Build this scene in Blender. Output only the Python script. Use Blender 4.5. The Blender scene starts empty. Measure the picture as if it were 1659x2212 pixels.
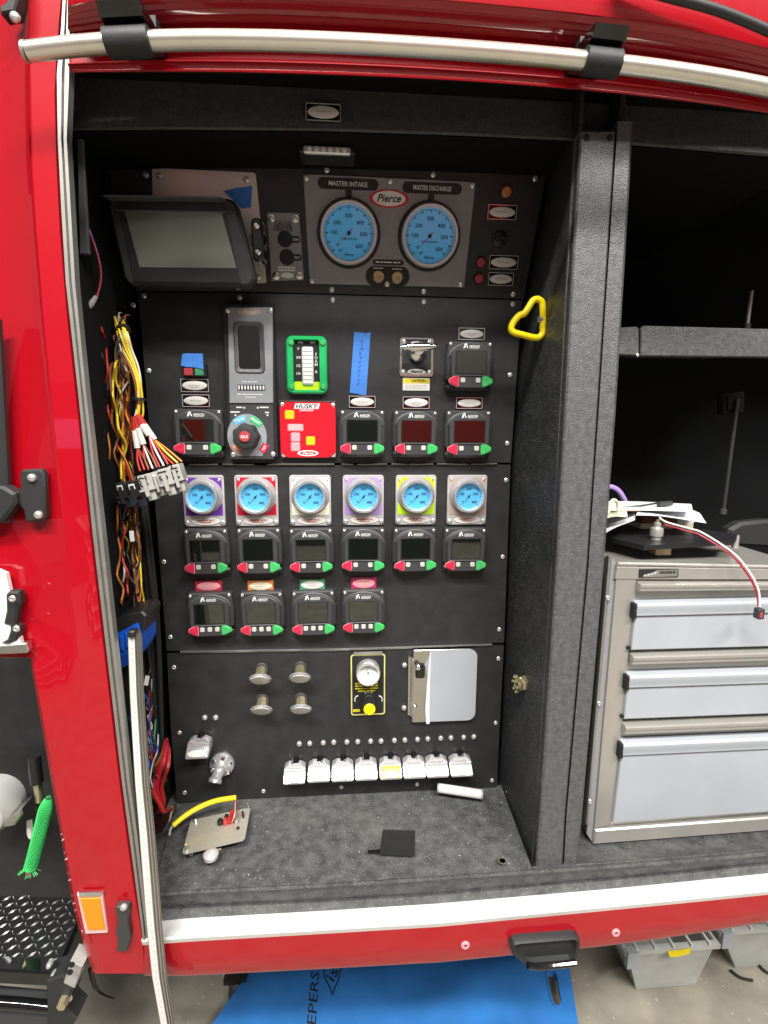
import bpy, math, random
from mathutils import Vector, Matrix
import numpy as np
random.seed(7)
sc = bpy.context.scene
col = sc.collection

# ------------------------------------------------------------------ camera
F = 1080.0; W0, H0 = 1659.0, 2212.0            # focal length in units of a 1659 x 2212 picture
CAM = (0.0, -0.80, 1.55)
PD = 0.28                                       # depth of the pump panel behind the body side (y = 0)
def _rot(p, y, r):
    p, y, r = map(math.radians, (p, y, r))
    cp, sp, cy, sy, cr, sr = math.cos(p), math.sin(p), math.cos(y), math.sin(y), math.cos(r), math.sin(r)
    Rx = np.array([[1, 0, 0], [0, cp, sp], [0, -sp, cp]]); Ry = np.array([[cy, 0, sy], [0, 1, 0], [-sy, 0, cy]])
    Rz = np.array([[cr, -sr, 0], [sr, cr, 0], [0, 0, 1]])
    return Rz @ Rx @ Ry
RC = _rot(-9.3, -4.3, 0.2)
B = [Vector((RC[i][0], RC[i][2], -RC[i][1])) for i in range(3)]
cd = bpy.data.cameras.new('camera'); cam = bpy.data.objects.new('camera', cd); col.objects.link(cam)
cd.sensor_fit = 'HORIZONTAL'; cd.sensor_width = 36.0; cd.lens = 36.0 * F / W0; cd.clip_start = 0.02; cd.clip_end = 200
mw = Matrix.Identity(4)
for i in range(3):
    mw[i][0] = B[0][i]; mw[i][1] = -B[1][i]; mw[i][2] = -B[2][i]; mw[i][3] = CAM[i]
cam.matrix_world = mw
sc.camera = cam

# ------------------------------------------------------------------ light: a workshop with ceiling lamps
w = bpy.data.worlds.new('World'); sc.world = w; w.use_nodes = True
bg = w.node_tree.nodes['Background']; bg.inputs[0].default_value = (0.95, 0.97, 1.0, 1); bg.inputs[1].default_value = 0.18
def lamp(name, loc, target, sx, sy, watts, colr=(1.0, 0.97, 0.92)):
    l = bpy.data.lights.new(name, 'AREA'); l.shape = 'RECTANGLE'; l.size = sx; l.size_y = sy; l.energy = watts; l.color = colr
    o = bpy.data.objects.new(name, l); col.objects.link(o); o.location = loc
    o.rotation_euler = (Vector(target) - Vector(loc)).to_track_quat('-Z', 'Y').to_euler(); return o
lamp('ceiling_lamp', (-0.9, -2.3, 4.7), (-0.6, -0.6, 1.0), 2.2, 0.22, 270)
lamp('ceiling_lamp', (2.3, -2.5, 4.7), (1.4, -0.5, 1.0), 2.2, 0.22, 200)
lamp('ceiling_lamp', (0.6, -3.3, 4.7), (0.7, -3.9, 0.5), 3.2, 0.35, 230)  # added fill lamp, aimed to light the vehicle behind the camera
vs = sc.view_settings; vs.view_transform = 'Standard'; vs.look = 'None'; vs.gamma = 1.0; vs.exposure = 0.12; vs.use_curve_mapping = False
try: sc.cycles.max_bounces = 8; sc.cycles.use_denoising = True
except Exception: pass

# ------------------------------------------------------------------ ray helpers
def ray(u, v):
    x, y = (u - W0 / 2) / F, (v - H0 / 2) / F
    return B[0] * x + B[1] * y + B[2]
def on(u, v, p, n):
    d = ray(u, v); C = Vector(CAM); return C + d * ((Vector(p) - C).dot(n) / d.dot(n))
def at(u, v, Y): return on(u, v, (0, Y, 0), Vector((0, 1, 0)))
def atz(u, v, Z): return on(u, v, (0, 0, Z), Vector((0, 0, 1)))
def atx(u, v, X): return on(u, v, (X, 0, 0), Vector((1, 0, 0)))
UPT = math.radians(14); UPZ = at(720, 634, PD).z
UPN = Vector((0, -math.cos(UPT), -math.sin(UPT))); UPP = Vector((0, PD, UPZ))
def up(u, v, off=0.0): return on(u, v, UPP + UPN * off, UPN)
def interp(tab, x):
    if x <= tab[0][0]:
        a, b = tab[0], tab[1]
    elif x >= tab[-1][0]:
        a, b = tab[-2], tab[-1]
    else:
        for a, b in zip(tab, tab[1:]):
            if a[0] <= x <= b[0]: break
    return a[1] + (b[1] - a[1]) * (x - a[0]) / (b[0] - a[0])
def fitted(tab, deg=4):
    a = np.array(tab, float); c = np.polyfit((a[:, 0] - 800) / 800, a[:, 1], deg); return [(u, float(np.polyval(c, (u - 800) / 800))) for u in range(40, 1861, 20)]
def smoothpts(P, n=6):
    P = [Vector(p) for p in P]; out = []
    for i in range(len(P) - 1):
        p0 = P[max(i - 1, 0)]; p1 = P[i]; p2 = P[i + 1]; p3 = P[min(i + 2, len(P) - 1)]
        for k in range(n):
            t = k / n
            out.append(0.5 * ((2 * p1) + (p2 - p0) * t + (2 * p0 - 5 * p1 + 4 * p2 - p3) * t * t + (3 * p1 - p0 - 3 * p2 + p3) * t ** 3))
    out.append(P[-1]); return out

# ------------------------------------------------------------------ materials
MATS = {}
def mat(name, c, rough=0.5, metal=0.0, coat=0.0, bump=0.0, bscale=200.0, var=0.0, vscale=20.0, trans=0.0, ior=1.45, spec=0.5,
        emit=None, speck=0.0, speckcol=(0.5, 0.5, 0.52), speckscale=260.0, bdist=0.001, dirt=0.0, rvar=0.0, alpha=1.0, stretch=None):
    m = bpy.data.materials.new(name); m.use_nodes = True; nt = m.node_tree; N = nt.nodes; L = nt.links
    b = N['Principled BSDF']; b.inputs['Base Color'].default_value = (*c, 1); b.inputs['Roughness'].default_value = rough
    b.inputs['Metallic'].default_value = metal; b.inputs['Coat Weight'].default_value = coat; b.inputs['Coat Roughness'].default_value = 0.035
    b.inputs['Transmission Weight'].default_value = trans; b.inputs['IOR'].default_value = ior; b.inputs['Specular IOR Level'].default_value = spec
    b.inputs['Alpha'].default_value = alpha
    if emit: b.inputs['Emission Color'].default_value = (*emit[:3], 1); b.inputs['Emission Strength'].default_value = emit[3]
    tc = N.new('ShaderNodeTexCoord'); src = tc.outputs['Object']
    if stretch:
        mp = N.new('ShaderNodeMapping'); mp.inputs['Scale'].default_value = stretch; L.new(src, mp.inputs[0]); src = mp.outputs[0]
    def noise(sc_, det=3.0):
        n = N.new('ShaderNodeTexNoise'); n.inputs['Scale'].default_value = sc_; n.inputs['Detail'].default_value = det; L.new(src, n.inputs['Vector']); return n
    cur = None
    if var > 0:
        n = noise(vscale, 4); r = N.new('ShaderNodeMapRange'); r.inputs[1].default_value = 0.3; r.inputs[2].default_value = 0.7
        r.inputs[3].default_value = 1 - var; r.inputs[4].default_value = 1 + var; L.new(n.outputs['Fac'], r.inputs[0])
        mx = N.new('ShaderNodeVectorMath'); mx.operation = 'SCALE'; mx.inputs[0].default_value = c; L.new(r.outputs[0], mx.inputs['Scale']); cur = mx.outputs[0]
    if dirt > 0:
        n = noise(7.0, 6); r = N.new('ShaderNodeMapRange'); r.inputs[1].default_value = 0.52; r.inputs[2].default_value = 0.75
        r.inputs[3].default_value = 0; r.inputs[4].default_value = dirt; L.new(n.outputs['Fac'], r.inputs[0])
        mx = N.new('ShaderNodeMix'); mx.data_type = 'RGBA'; L.new(r.outputs[0], mx.inputs['Factor'])
        if cur is None: mx.inputs[6].default_value = (*c, 1)
        else: L.new(cur, mx.inputs[6])
        mx.inputs[7].default_value = (0.20, 0.19, 0.17, 1); cur = mx.outputs[2]
    if speck > 0:
        vo = N.new('ShaderNodeTexVoronoi'); vo.inputs['Scale'].default_value = speckscale; L.new(src, vo.inputs['Vector'])
        sep = N.new('ShaderNodeSeparateColor'); L.new(vo.outputs['Color'], sep.inputs[0])
        g1 = N.new('ShaderNodeMath'); g1.operation = 'GREATER_THAN'; g1.inputs[1].default_value = 1 - speck; L.new(sep.outputs[0], g1.inputs[0])
        g2 = N.new('ShaderNodeMath'); g2.operation = 'LESS_THAN'; g2.inputs[1].default_value = 0.42; L.new(vo.outputs['Distance'], g2.inputs[0])
        g3 = N.new('ShaderNodeMath'); g3.operation = 'MULTIPLY'; L.new(g1.outputs[0], g3.inputs[0]); L.new(g2.outputs[0], g3.inputs[1])
        mx = N.new('ShaderNodeMix'); mx.data_type = 'RGBA'; L.new(g3.outputs[0], mx.inputs['Factor'])
        if cur is None: mx.inputs[6].default_value = (*c, 1)
        else: L.new(cur, mx.inputs[6])
        mx.inputs[7].default_value = (*speckcol, 1); cur = mx.outputs[2]
    if cur is not None: L.new(cur, b.inputs['Base Color'])
    if rvar > 0:
        n = noise(11.0, 5); r = N.new('ShaderNodeMapRange'); r.inputs[3].default_value = max(0.02, rough - rvar); r.inputs[4].default_value = rough + rvar
        L.new(n.outputs['Fac'], r.inputs[0]); L.new(r.outputs[0], b.inputs['Roughness'])
    if bump > 0:
        n = noise(bscale, 2); bp = N.new('ShaderNodeBump'); bp.inputs['Strength'].default_value = bump; bp.inputs['Distance'].default_value = bdist
        L.new(n.outputs['Fac'], bp.inputs['Height']); L.new(bp.outputs[0], b.inputs['Normal'])
    MATS[name] = m; return m
mat('red_paint', (0.36, 0.0018, 0.009), 0.42, coat=1.0, var=0.06, vscale=500, bump=0.02, bscale=7, spec=0.2, rvar=0.08)
mat('bezel_metal', (0.74, 0.74, 0.75), 0.34, metal=0.45)
mat('liner', (0.030, 0.031, 0.033), 0.42, bump=1.0, bdist=0.0012, bscale=420, var=0.35, vscale=60, speck=0.05, speckcol=(0.17, 0.18, 0.19), speckscale=430, dirt=0.10)
mat('liner_floor', (0.075, 0.077, 0.078), 0.5, bump=1.0, bdist=0.0012, bscale=420, var=0.40, vscale=45, speck=0.06, speckcol=(0.27, 0.27, 0.26), speckscale=520, dirt=0.35)
mat('post_liner', (0.085, 0.086, 0.088), 0.42, bump=1.0, bdist=0.0012, bscale=420, var=0.25, vscale=90, speck=0.07, speckcol=(0.20, 0.20, 0.20), speckscale=600)
mat('panel_black', (0.025, 0.025, 0.026), 0.38, bump=0.35, bscale=900, var=0.2, vscale=30, rvar=0.08)
mat('cavity', (0.005, 0.005, 0.0055), 0.85, spec=0.2)  # near-black: the shade of the recesses is put into the colour
mat('black_plastic', (0.016, 0.016, 0.017), 0.38, bump=0.15, bscale=900)
mat('black_rubber', (0.022, 0.023, 0.023), 0.55, bump=0.2, bscale=300)
mat('black_gloss', (0.006, 0.006, 0.007), 0.06, coat=0.5)
mat('charcoal', (0.042, 0.043, 0.045), 0.42, bump=0.3, bscale=1200)
mat('charcoal_light', (0.085, 0.087, 0.09), 0.4, bump=0.2, bscale=1200)
mat('screen_glass', (0.004, 0.006, 0.004), 0.03, spec=0.5, ior=2.1)
mat('monitor_glass', (0.115, 0.122, 0.10), 0.16, spec=0.9, rvar=0.02)  # grey base colour stands in for the pale reflection on the screen
mat('plate_grey', (0.25, 0.242, 0.255), 0.45, bump=0.1, bscale=700, var=0.05, vscale=60)
mat('chrome', (0.80, 0.80, 0.80), 0.07, metal=1.0)
mat('steel', (0.60, 0.58, 0.55), 0.22, metal=1.0, bump=0.06, bscale=90, rvar=0.06, stretch=(1, 1, 12))
mat('screw_steel', (0.72, 0.71, 0.69), 0.30, metal=0.75)
mat('steel_matte', (0.50, 0.47, 0.40), 0.42, metal=0.55, var=0.06, vscale=40)
mat('plate_light', (0.24, 0.255, 0.27), 0.35)
mat('steel_bright', (0.70, 0.67, 0.62), 0.30, metal=0.5, bump=0.06, bscale=90, rvar=0.06, stretch=(1, 1, 12))
mat('handle_chrome', (0.84, 0.84, 0.86), 0.16, metal=0.75)
mat('border_yellow', (0.55, 0.52, 0.20), 0.4)
mat('aluminium', (0.66, 0.65, 0.62), 0.36, metal=1.0, bump=0.05, bscale=300, rvar=0.05)
mat('track_alu', (0.42, 0.41, 0.38), 0.45, metal=0.8, var=0.08, vscale=30)
mat('rail_alu', (0.80, 0.76, 0.66), 0.32, metal=0.9, var=0.04, vscale=40)
mat('sill_white', (0.86, 0.86, 0.84), 0.35, metal=0.25, var=0.03, vscale=30)
mat('cream_alu', (0.48, 0.46, 0.425), 0.33, metal=0.6, var=0.05, vscale=12, rvar=0.08)
mat('drawer_white', (0.36, 0.385, 0.42), 0.36, var=0.05, vscale=9, rvar=0.10, bump=0.05, bscale=30)
mat('brass', (0.66, 0.57, 0.36), 0.28, metal=0.85)
mat('wood', (0.45, 0.33, 0.20), 0.6, var=0.2, vscale=60)
mat('paper', (0.74, 0.74, 0.76), 0.7, var=0.04, vscale=50)
mat('paper_cream', (0.72, 0.68, 0.50), 0.6)
mat('label_white', (0.66, 0.64, 0.61), 0.35, var=0.03, vscale=200)
mat('ink', (0.012, 0.012, 0.014), 0.6)
mat('ink_grey', (0.42, 0.40, 0.38), 0.6)
mat('ink_red', (0.50, 0.07, 0.05), 0.6)
mat('text_white', (0.72, 0.72, 0.72), 0.5)
mat('acrylic', (0.9, 0.9, 0.9), 0.04, trans=1.0, ior=1.3)
mat('clear_bezel', (0.75, 0.72, 0.72), 0.15, metal=0.5)
mat('dial_blue', (0.075, 0.34, 0.60), 0.35, coat=0.9, emit=(0.07, 0.36, 0.66, 0.22))  # faint emission brightens the dials, no lamp behind them
mat('dial_white', (0.75, 0.77, 0.80), 0.4)
mat('tape_blue', (0.045, 0.20, 0.62), 0.65, bump=0.5, bscale=500, var=0.10, vscale=60)
mat('green_frame', (0.01, 0.42, 0.12), 0.3, coat=0.4)
mat('green_btn', (0.05, 0.42, 0.11), 0.4)
mat('red_btn', (0.55, 0.02, 0.06), 0.4)
mat('red_plate', (0.60, 0.006, 0.018), 0.35, coat=0.3)
mat('pink_btn', (0.80, 0.30, 0.34), 0.4)
mat('grey_btn', (0.50, 0.48, 0.45), 0.5)
mat('yellow_btn', (0.85, 0.50, 0.01), 0.4)
mat('yellow', (0.85, 0.66, 0.005), 0.35)
mat('yellow_dull', (0.62, 0.52, 0.02), 0.45)
mat('amber', (0.50, 0.20, 0.06), 0.25, coat=0.5)
mat('lamp_red', (0.40, 0.05, 0.06), 0.25, coat=0.5)
mat('orange_reflector', (0.95, 0.25, 0.0), 0.25, coat=0.6, bump=0.4, bscale=700)
mat('orange', (0.72, 0.22, 0.06), 0.4)
mat('purple', (0.13, 0.03, 0.32), 0.35, coat=0.4)
mat('lavender', (0.38, 0.25, 0.60), 0.35, coat=0.4)
mat('lime', (0.52, 0.80, 0.01), 0.35, coat=0.4)
mat('ivory', (0.78, 0.78, 0.62), 0.35, coat=0.4)
mat('tan', (0.42, 0.33, 0.28), 0.35, coat=0.4)
mat('crimson', (0.50, 0.01, 0.03), 0.35, coat=0.4)
mat('magenta', (0.45, 0.01, 0.12), 0.35, coat=0.4)
mat('label_green', (0.05, 0.26, 0.12), 0.35, coat=0.4)
mat('label_red', (0.42, 0.02, 0.05), 0.35, coat=0.4)
mat('sky_blue', (0.10, 0.42, 0.66), 0.4)
mat('wire_red', (0.40, 0.02, 0.015), 0.5); mat('wire_brown', (0.20, 0.06, 0.02), 0.5); mat('wire_orange', (0.55, 0.17, 0.02), 0.5)
mat('wire_yellow', (0.70, 0.52, 0.03), 0.45); mat('wire_white', (0.70, 0.66, 0.62), 0.5); mat('wire_black', (0.015, 0.015, 0.016), 0.5)
mat('connector_grey', (0.34, 0.33, 0.31), 0.5, var=0.05, vscale=200)
mat('module_blue', (0.01, 0.10, 0.55), 0.4)
mat('creeper_blue', (0.028, 0.15, 0.42), 0.42, bump=0.5, bscale=350, var=0.16, vscale=7, rvar=0.08)
mat('concrete', (0.225, 0.205, 0.165), 0.75, var=0.25, vscale=9, bump=0.3, bscale=120, speck=0.02, speckcol=(0.3, 0.29, 0.26), speckscale=120)
mat('bin_clear', (0.60, 0.61, 0.58), 0.2, alpha=0.62, var=0.08, vscale=15)
mat('mesh_green', (0.06, 0.62, 0.16), 0.5)
mat('white_dome', (0.62, 0.62, 0.60), 0.35, metal=0.4)
mat('diamond', (0.035, 0.035, 0.036), 0.3, metal=0.6)
mat('diamond_tread', (0.22, 0.22, 0.22), 0.28, metal=0.9)
mat('ruler_white', (0.72, 0.71, 0.68), 0.4, metal=0.3)

# ------------------------------------------------------------------ mesh builder
class M:
    def __init__(s): s.v = []; s.f = []
    def add(s, V, Fc):
        o = len(s.v); s.v += [Vector(x) for x in V]; s.f += [[i + o for i in f] for f in Fc]; return s
    def box(s, x0, x1, y0, y1, z0, z1):
        V = [(x, y, z) for x in (x0, x1) for y in (y0, y1) for z in (z0, z1)]
        return s.add(V, [(0, 1, 3, 2), (4, 6, 7, 5), (0, 4, 5, 1), (2, 3, 7, 6), (0, 2, 6, 4), (1, 5, 7, 3)])
    def rings(s, R, cap0=True, cap1=True, closed=True):
        n = len(R[0]); V = [p for r in R for p in r]; Fc = []
        for k in range(len(R) - 1):
            for i in range(n if closed else n - 1):
                j = (i + 1) % n; Fc.append((k * n + i, k * n + j, (k + 1) * n + j, (k + 1) * n + i))
        if cap0: Fc.append(list(range(n))[::-1])
        if cap1: Fc.append([(len(R) - 1) * n + i for i in range(n)])
        return s.add(V, Fc)
    def prism(s, out, y0, y1, bev=0.0):
        """outline [(x,z)...] extruded from front y0 to back y1; front edge chamfered"""
        R = [[(x, y1, z) for x, z in out], [(x, y0 + bev, z) for x, z in out]]
        if bev > 0: R.append([(x, y0, z) for x, z in inset(out, bev)])
        return s.rings(R)
    def lathe(s, prof, c=(0, 0, 0), n=28, axis=(0, 1, 0), sx=1.0, sz=1.0):
        """profile [(r, t)...] turned about axis through c"""
        a = Vector(axis).normalized()
        e1 = Vector((1, 0, 0)) if abs(a.x) < 0.9 else Vector((0, 0, 1))
        e1 = (e1 - a * e1.dot(a)).normalized(); e2 = a.cross(e1); c = Vector(c)
        R = [[c + a * t + (e1 * math.cos(2 * math.pi * i / n) * sx + e2 * math.sin(2 * math.pi * i / n) * sz) * max(r, 1e-5) for i in range(n)] for r, t in prof]
        return s.rings(R)
    def tube(s, P, r, n=8, closed=False, flat=None):
        P = [Vector(p) for p in P]; R = []; prev = None; N = len(P)
        for i in range(N):
            if closed: t = P[(i + 1) % N] - P[i - 1]
            else: t = P[min(i + 1, N - 1)] - P[max(i - 1, 0)]
            t.normalize()
            if prev is None:
                e = Vector((0, 1, 0)) if abs(t.y) < 0.9 else Vector((1, 0, 0))
            else: e = prev
            e = (e - t * e.dot(t)).normalized(); prev = e; g = t.cross(e)
            rr = r[i] if isinstance(r, (list, tuple)) else r
            R.append([P[i] + e * math.cos(2 * math.pi * k / n) * rr + g * math.sin(2 * math.pi * k / n) * rr for k in range(n)])
        if closed: R.append(R[0]); return s.rings(R, False, False)
        return s.rings(R)
    def sheet(s, grid, off):
        """solid from a grid of points (rows of points), thickened by vector off"""
        off = Vector(off); a = [[Vector(p) for p in r] for r in grid]; h = len(a); wd = len(a[0])
        V = [p for r in a for p in r] + [p + off for r in a for p in r]; n = h * wd; Fc = []
        for i in range(h - 1):
            for j in range(wd - 1):
                q = [i * wd + j, i * wd + j + 1, (i + 1) * wd + j + 1, (i + 1) * wd + j]; Fc += [q, [k + n for k in q[::-1]]]
        bd = [(0, j) for j in range(wd)] + [(i, wd - 1) for i in range(1, h)] + [(h - 1, j) for j in range(wd - 2, -1, -1)] + [(i, 0) for i in range(h - 2, 0, -1)]
        for k in range(len(bd)):
            p = bd[k][0] * wd + bd[k][1]; q = bd[(k + 1) % len(bd)]; q = q[0] * wd + q[1]; Fc.append([q, p, p + n, q + n])
        return s.add(V, Fc)
    def xform(s, mtx): s.v = [mtx @ x for x in s.v]; return s
    def build(s, name, m, parent=None, loc=None, sharp=35, world=False):
        me = bpy.data.meshes.new(name)
        off = Vector((0, 0, 0))
        if world and parent is not None: off = parent.location.copy()
        elif world and loc is not None: off = Vector(loc)
        me.from_pydata([tuple(x - off) for x in s.v], [], s.f); me.update()
        import bmesh
        bm = bmesh.new(); bm.from_mesh(me); bmesh.ops.recalc_face_normals(bm, faces=bm.faces); bm.to_mesh(me); bm.free()
        me.polygons.foreach_set('use_smooth', [True] * len(me.polygons)); me.set_sharp_from_angle(angle=math.radians(sharp))
        me.materials.append(MATS[m])
        return put(name, me, parent, loc)
def put(name, me, parent=None, loc=None, rot=None):
    o = bpy.data.objects.new(name, me); col.objects.link(o); o.parent = parent
    if loc is not None: o.location = loc
    if rot is not None: o.rotation_euler = rot
    return o
def inset(out, b):
    n = len(out); area = sum(out[i][0] * out[(i + 1) % n][1] - out[(i + 1) % n][0] * out[i][1] for i in range(n)); sg = 1 if area > 0 else -1
    R = []
    for i in range(n):
        p0, p1, p2 = Vector(out[i - 1]), Vector(out[i]), Vector(out[(i + 1) % n])
        d1 = (p1 - p0).normalized(); d2 = (p2 - p1).normalized()
        nn = Vector((-(d1.y + d2.y), d1.x + d2.x)) * sg
        if nn.length < 1e-6: nn = Vector((-d1.y, d1.x)) * sg
        nn.normalize(); c = max(0.5, nn.dot(Vector((-d1.y, d1.x)) * sg)); R.append(tuple(p1 + nn * (b / c)))
    return R
def rrect(w_, h_, r, n=4, cx=0, cz=0):
    P = []
    for (x, z, a) in ((w_ / 2 - r, h_ / 2 - r, 0), (-w_ / 2 + r, h_ / 2 - r, 90), (-w_ / 2 + r, -h_ / 2 + r, 180), (w_ / 2 - r, -h_ / 2 + r, 270)):
        for k in range(n + 1):
            t = math.radians(a + 90 * k / n); P.append((cx + x + r * math.cos(t), cz + z + r * math.sin(t)))
    return P
def ellipse(a, b, n=28, cx=0, cz=0): return [(cx + a * math.cos(2 * math.pi * i / n), cz + b * math.sin(2 * math.pi * i / n)) for i in range(n)]
def thing(name, label, cat, loc=(0, 0, 0), group=None, rot=None):
    o = bpy.data.objects.new(name, None); o.empty_display_size = 0.02; col.objects.link(o); o.location = loc
    if rot is not None: o.rotation_euler = rot
    return tag(o, label, cat, group)
def tag(o, label, cat, group=None):
    o['label'] = label; o['category'] = cat
    if group: o['group'] = group
    return o
def struct(o): o['kind'] = 'structure'; return o
TXT = {}
def text(s, name, m, parent, x, z, y, h, wid=None, rot=0.0, bold=0.012, depth=0.0003, shear=0.0):
    """flat lettering facing -Y, cap height h, centred on (x, z), front at y"""
    key = (s, m, bold, shear)
    if key not in TXT:
        cu = bpy.data.curves.new('t', 'FONT'); cu.body = s; cu.align_x = 'CENTER'; cu.align_y = 'CENTER'; cu.extrude = 0.02; cu.offset = bold; cu.resolution_u = 2; cu.shear = shear
        ob = bpy.data.objects.new('t', cu); col.objects.link(ob); dg = bpy.context.evaluated_depsgraph_get(); dg.update()
        me = bpy.data.meshes.new_from_object(ob.evaluated_get(dg)); bpy.data.objects.remove(ob)
        co = [v_.co.copy() for v_ in me.vertices]; xs = [c.x for c in co]; ys = [c.y for c in co]
        cx, cy, hh, ww = (max(xs) + min(xs)) / 2, (max(ys) + min(ys)) / 2, max(ys) - min(ys), max(xs) - min(xs)
        for v_, c in zip(me.vertices, co): v_.co = ((c.x - cx) / hh, -(c.z) / 0.02, (c.y - cy) / hh)
        me.materials.clear(); me.materials.append(MATS[m]); me.name = 'lettering'; TXT[key] = (me, ww / hh)
    me, asp = TXT[key]
    o = put(name, me, parent, (x, y, z)); o.scale = ((wid / asp if wid else h), depth, h); o.rotation_euler = (0, -rot, 0); return o
# shared screw head
def _screw_mesh(r, name, m, h=0.55):
    mb = M(); mb.lathe([(r, 0), (r, -r * 0.25), (r * 0.85, -r * h * 0.75), (r * 0.45, -r * h), (r * 0.42, -r * h * 0.6), (0, -r * h * 0.6)], n=12)
    o = mb.build(name, m); me = o.data; bpy.data.objects.remove(o); return me
SCREW = _screw_mesh(0.0052, 'screw', 'screw_steel'); SCREW_S = _screw_mesh(0.0036, 'screw', 'screw_steel'); SCREW_B = _screw_mesh(0.004, 'screw', 'black_plastic')
def _dome(r, name, m):
    mb = M(); mb.lathe([(r, 0), (r, -r * .3), (r * .92, -r * .55), (r * .7, -r * .82), (r * .38, -r * .97), (0, -r)], n=14); o = mb.build(name, m); me = o.data; bpy.data.objects.remove(o); return me
BOLT = _dome(0.0064, 'bolt', 'screw_steel')
def screw(parent, x, z, y=0.0, me=None, name='screw'): return put(name, me or SCREW, parent, (x, y, z), (0, random.uniform(0, 3), 0))
def bbox(u0, v0, u1, v1, Y=None, upoff=None):
    """pixel box on a facing plane -> centre, width, height"""
    g = (lambda u, v: up(u, v, upoff)) if upoff is not None else (lambda u, v: at(u, v, Y))
    um, vm = (u0 + u1) / 2, (v0 + v1) / 2
    return g(um, vm), (g(u1, vm) - g(u0, vm)).length, (g(um, v0) - g(um, v1)).length

# ================================================================== THE SETTING
GZ = 0.0
mb = M(); mb.sheet([[(-6, -7, GZ), (6, -7, GZ)], [(-6, 6, GZ), (6, 6, GZ)]], (0, 0, -0.05)); struct(mb.build('workshop_floor', 'concrete'))
# unseen vehicle added behind the camera, panels arranged for screens and chrome to mirror
ov = bpy.data.objects.new('mirrored_vehicle', None); col.objects.link(ov); ov.location = (0.2, -4.6, 0); struct(ov)
for (x0, x1, z0, z1, m_, n_, y) in ((-6.0, 2.4, .02, 1.15, 'black_rubber', 'chassis', -.06), (-3.0, -2.1, 1.152, 1.95, 'black_rubber', 'shutter', -.05), (-3.75, -3.05, 1.152, 1.95, 'drawer_white', 'side_panel', -.02), (-4.6, -3.8, 1.152, 1.95, 'black_rubber', 'shutter', -.05), (-6.0, -4.65, 1.152, 1.95, 'red_paint', 'side_panel', 0), (-1.30, -.12, 1.152, 1.95, 'black_rubber', 'shutter', -.05), (-.10, 1.60, 1.152, 1.95, 'red_paint', 'side_panel', .0), (-2.05, -1.50, 1.152, 1.95, 'red_paint', 'side_panel', .0), (1.65, 2.4, 1.152, 1.95, 'black_rubber', 'shutter', -.05), (-6.0, 2.4, 1.96, 2.7, 'track_alu', 'upper_body', -.02)):
    M().box(x0, x1, y - .2, y, z0, z1).build(n_, m_, ov)

# made-up rack behind the camera, added to give the glossy pillar streaks to mirror
rk = bpy.data.objects.new('reflection_rack', None); col.objects.link(rk); rk.location = (-2.15, -3.0, 0); struct(rk)
for x in (-.62, .0, .55): M().box(x - .02, x + .02, -.02, .02, 0, 1.9).build('post', 'black_rubber', rk)
def lip(x0, x1, z, h, d, n_, m_):
    M().rings([[(x, -.30, z), (x, d, z), (x, 0.0, z + h), (x, -.30, z + h)] for x in (x0, x1)]).build(n_, m_, rk)
for z in (.08, .23, .38, .53, .68, .83):
    for (x0, x1) in ((-.58, -.36), (-.33, -.05), (.05, .26), (.29, .52)): lip(x0, x1, z, .045, .07, 'shelf', 'text_white')
for (x0, x1, m_) in ((-.58, -.30, 'lavender'), (-.29, -.04, 'purple'), (.06, .50, 'lavender')): lip(x0, x1, 1.42, .20, .22, 'crate', m_)
M().box(-.64, .58, -.36, -.34, 0, 1.9).build('back', 'black_rubber', rk)

# ---- truck body: pillar, header, skirt, sill, door track
body = thing('truck_body', 'red painted fire truck body side around the open pump compartment', 'truck', (at(170, 2090, 0).x, 0, 0.45))
TRL = [(-80, 138), (0, 136), (100, 128), (160, 122), (300, 124), (580, 138), (850, 168), (1150, 199), (1694, 263), (1998, 304), (2040, 309)]   # v -> u, left edge of the track
TRR = [(-80, 152), (60, 150), (160, 149), (300, 144), (610, 162), (850, 186), (1152, 221), (1694, 281), (1800, 296), (1998, 318), (2040, 322)]
CRE = [(-80, 66), (100, 60), (400, 66), (685, 91), (914, 114), (1150, 140), (1420, 168), (1700, 205), (2105, 258)]
LFT = [(-80, -160), (1400, -160), (1419, -160), (1421, 64), (1700, 113), (1960, 158), (2060, 186), (2103, 200)]
rows = []
for v in [-80, 0, 100, 200, 350, 500, 685, 800, 914, 1050, 1150, 1300, 1419, 1421, 1560, 1700, 1830, 1960, 2040, 2103]:
    ul, uc, ur = interp(LFT, v), interp(CRE, v), interp(TRL, min(v, 2040))
    if v > 2040: ur = 312
    k = max(0.0, min(1.0, (1500 - v) / 900)); sl = 0.05 * k
    if v > 1420: mid = ul + (uc - ul) * 0.5; rows.append([at(ul, v, 0.012), at(ul + 6, v, 0.002), at(mid, v, 0), at(uc, v, 0), at(uc + 3, v, 0), at(ur - 5, v, 0), at(ur, v, 0.004 if v < 2030 else 0)])
    else: rows.append([at(ul, v, sl), at((ul + uc) / 2, v, sl * 0.55), at(uc - 9, v, sl * 0.12), at(uc - 2, v, 0.0 - 0.004 * k), at(uc + 3, v, 0.0), at(ur - 5, v, 0), at(ur, v, 0.004)])
mb = M(); mb.sheet(rows, (0, 0.012, 0)); mb.build('pillar', 'red_paint', body, world=True)
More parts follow.
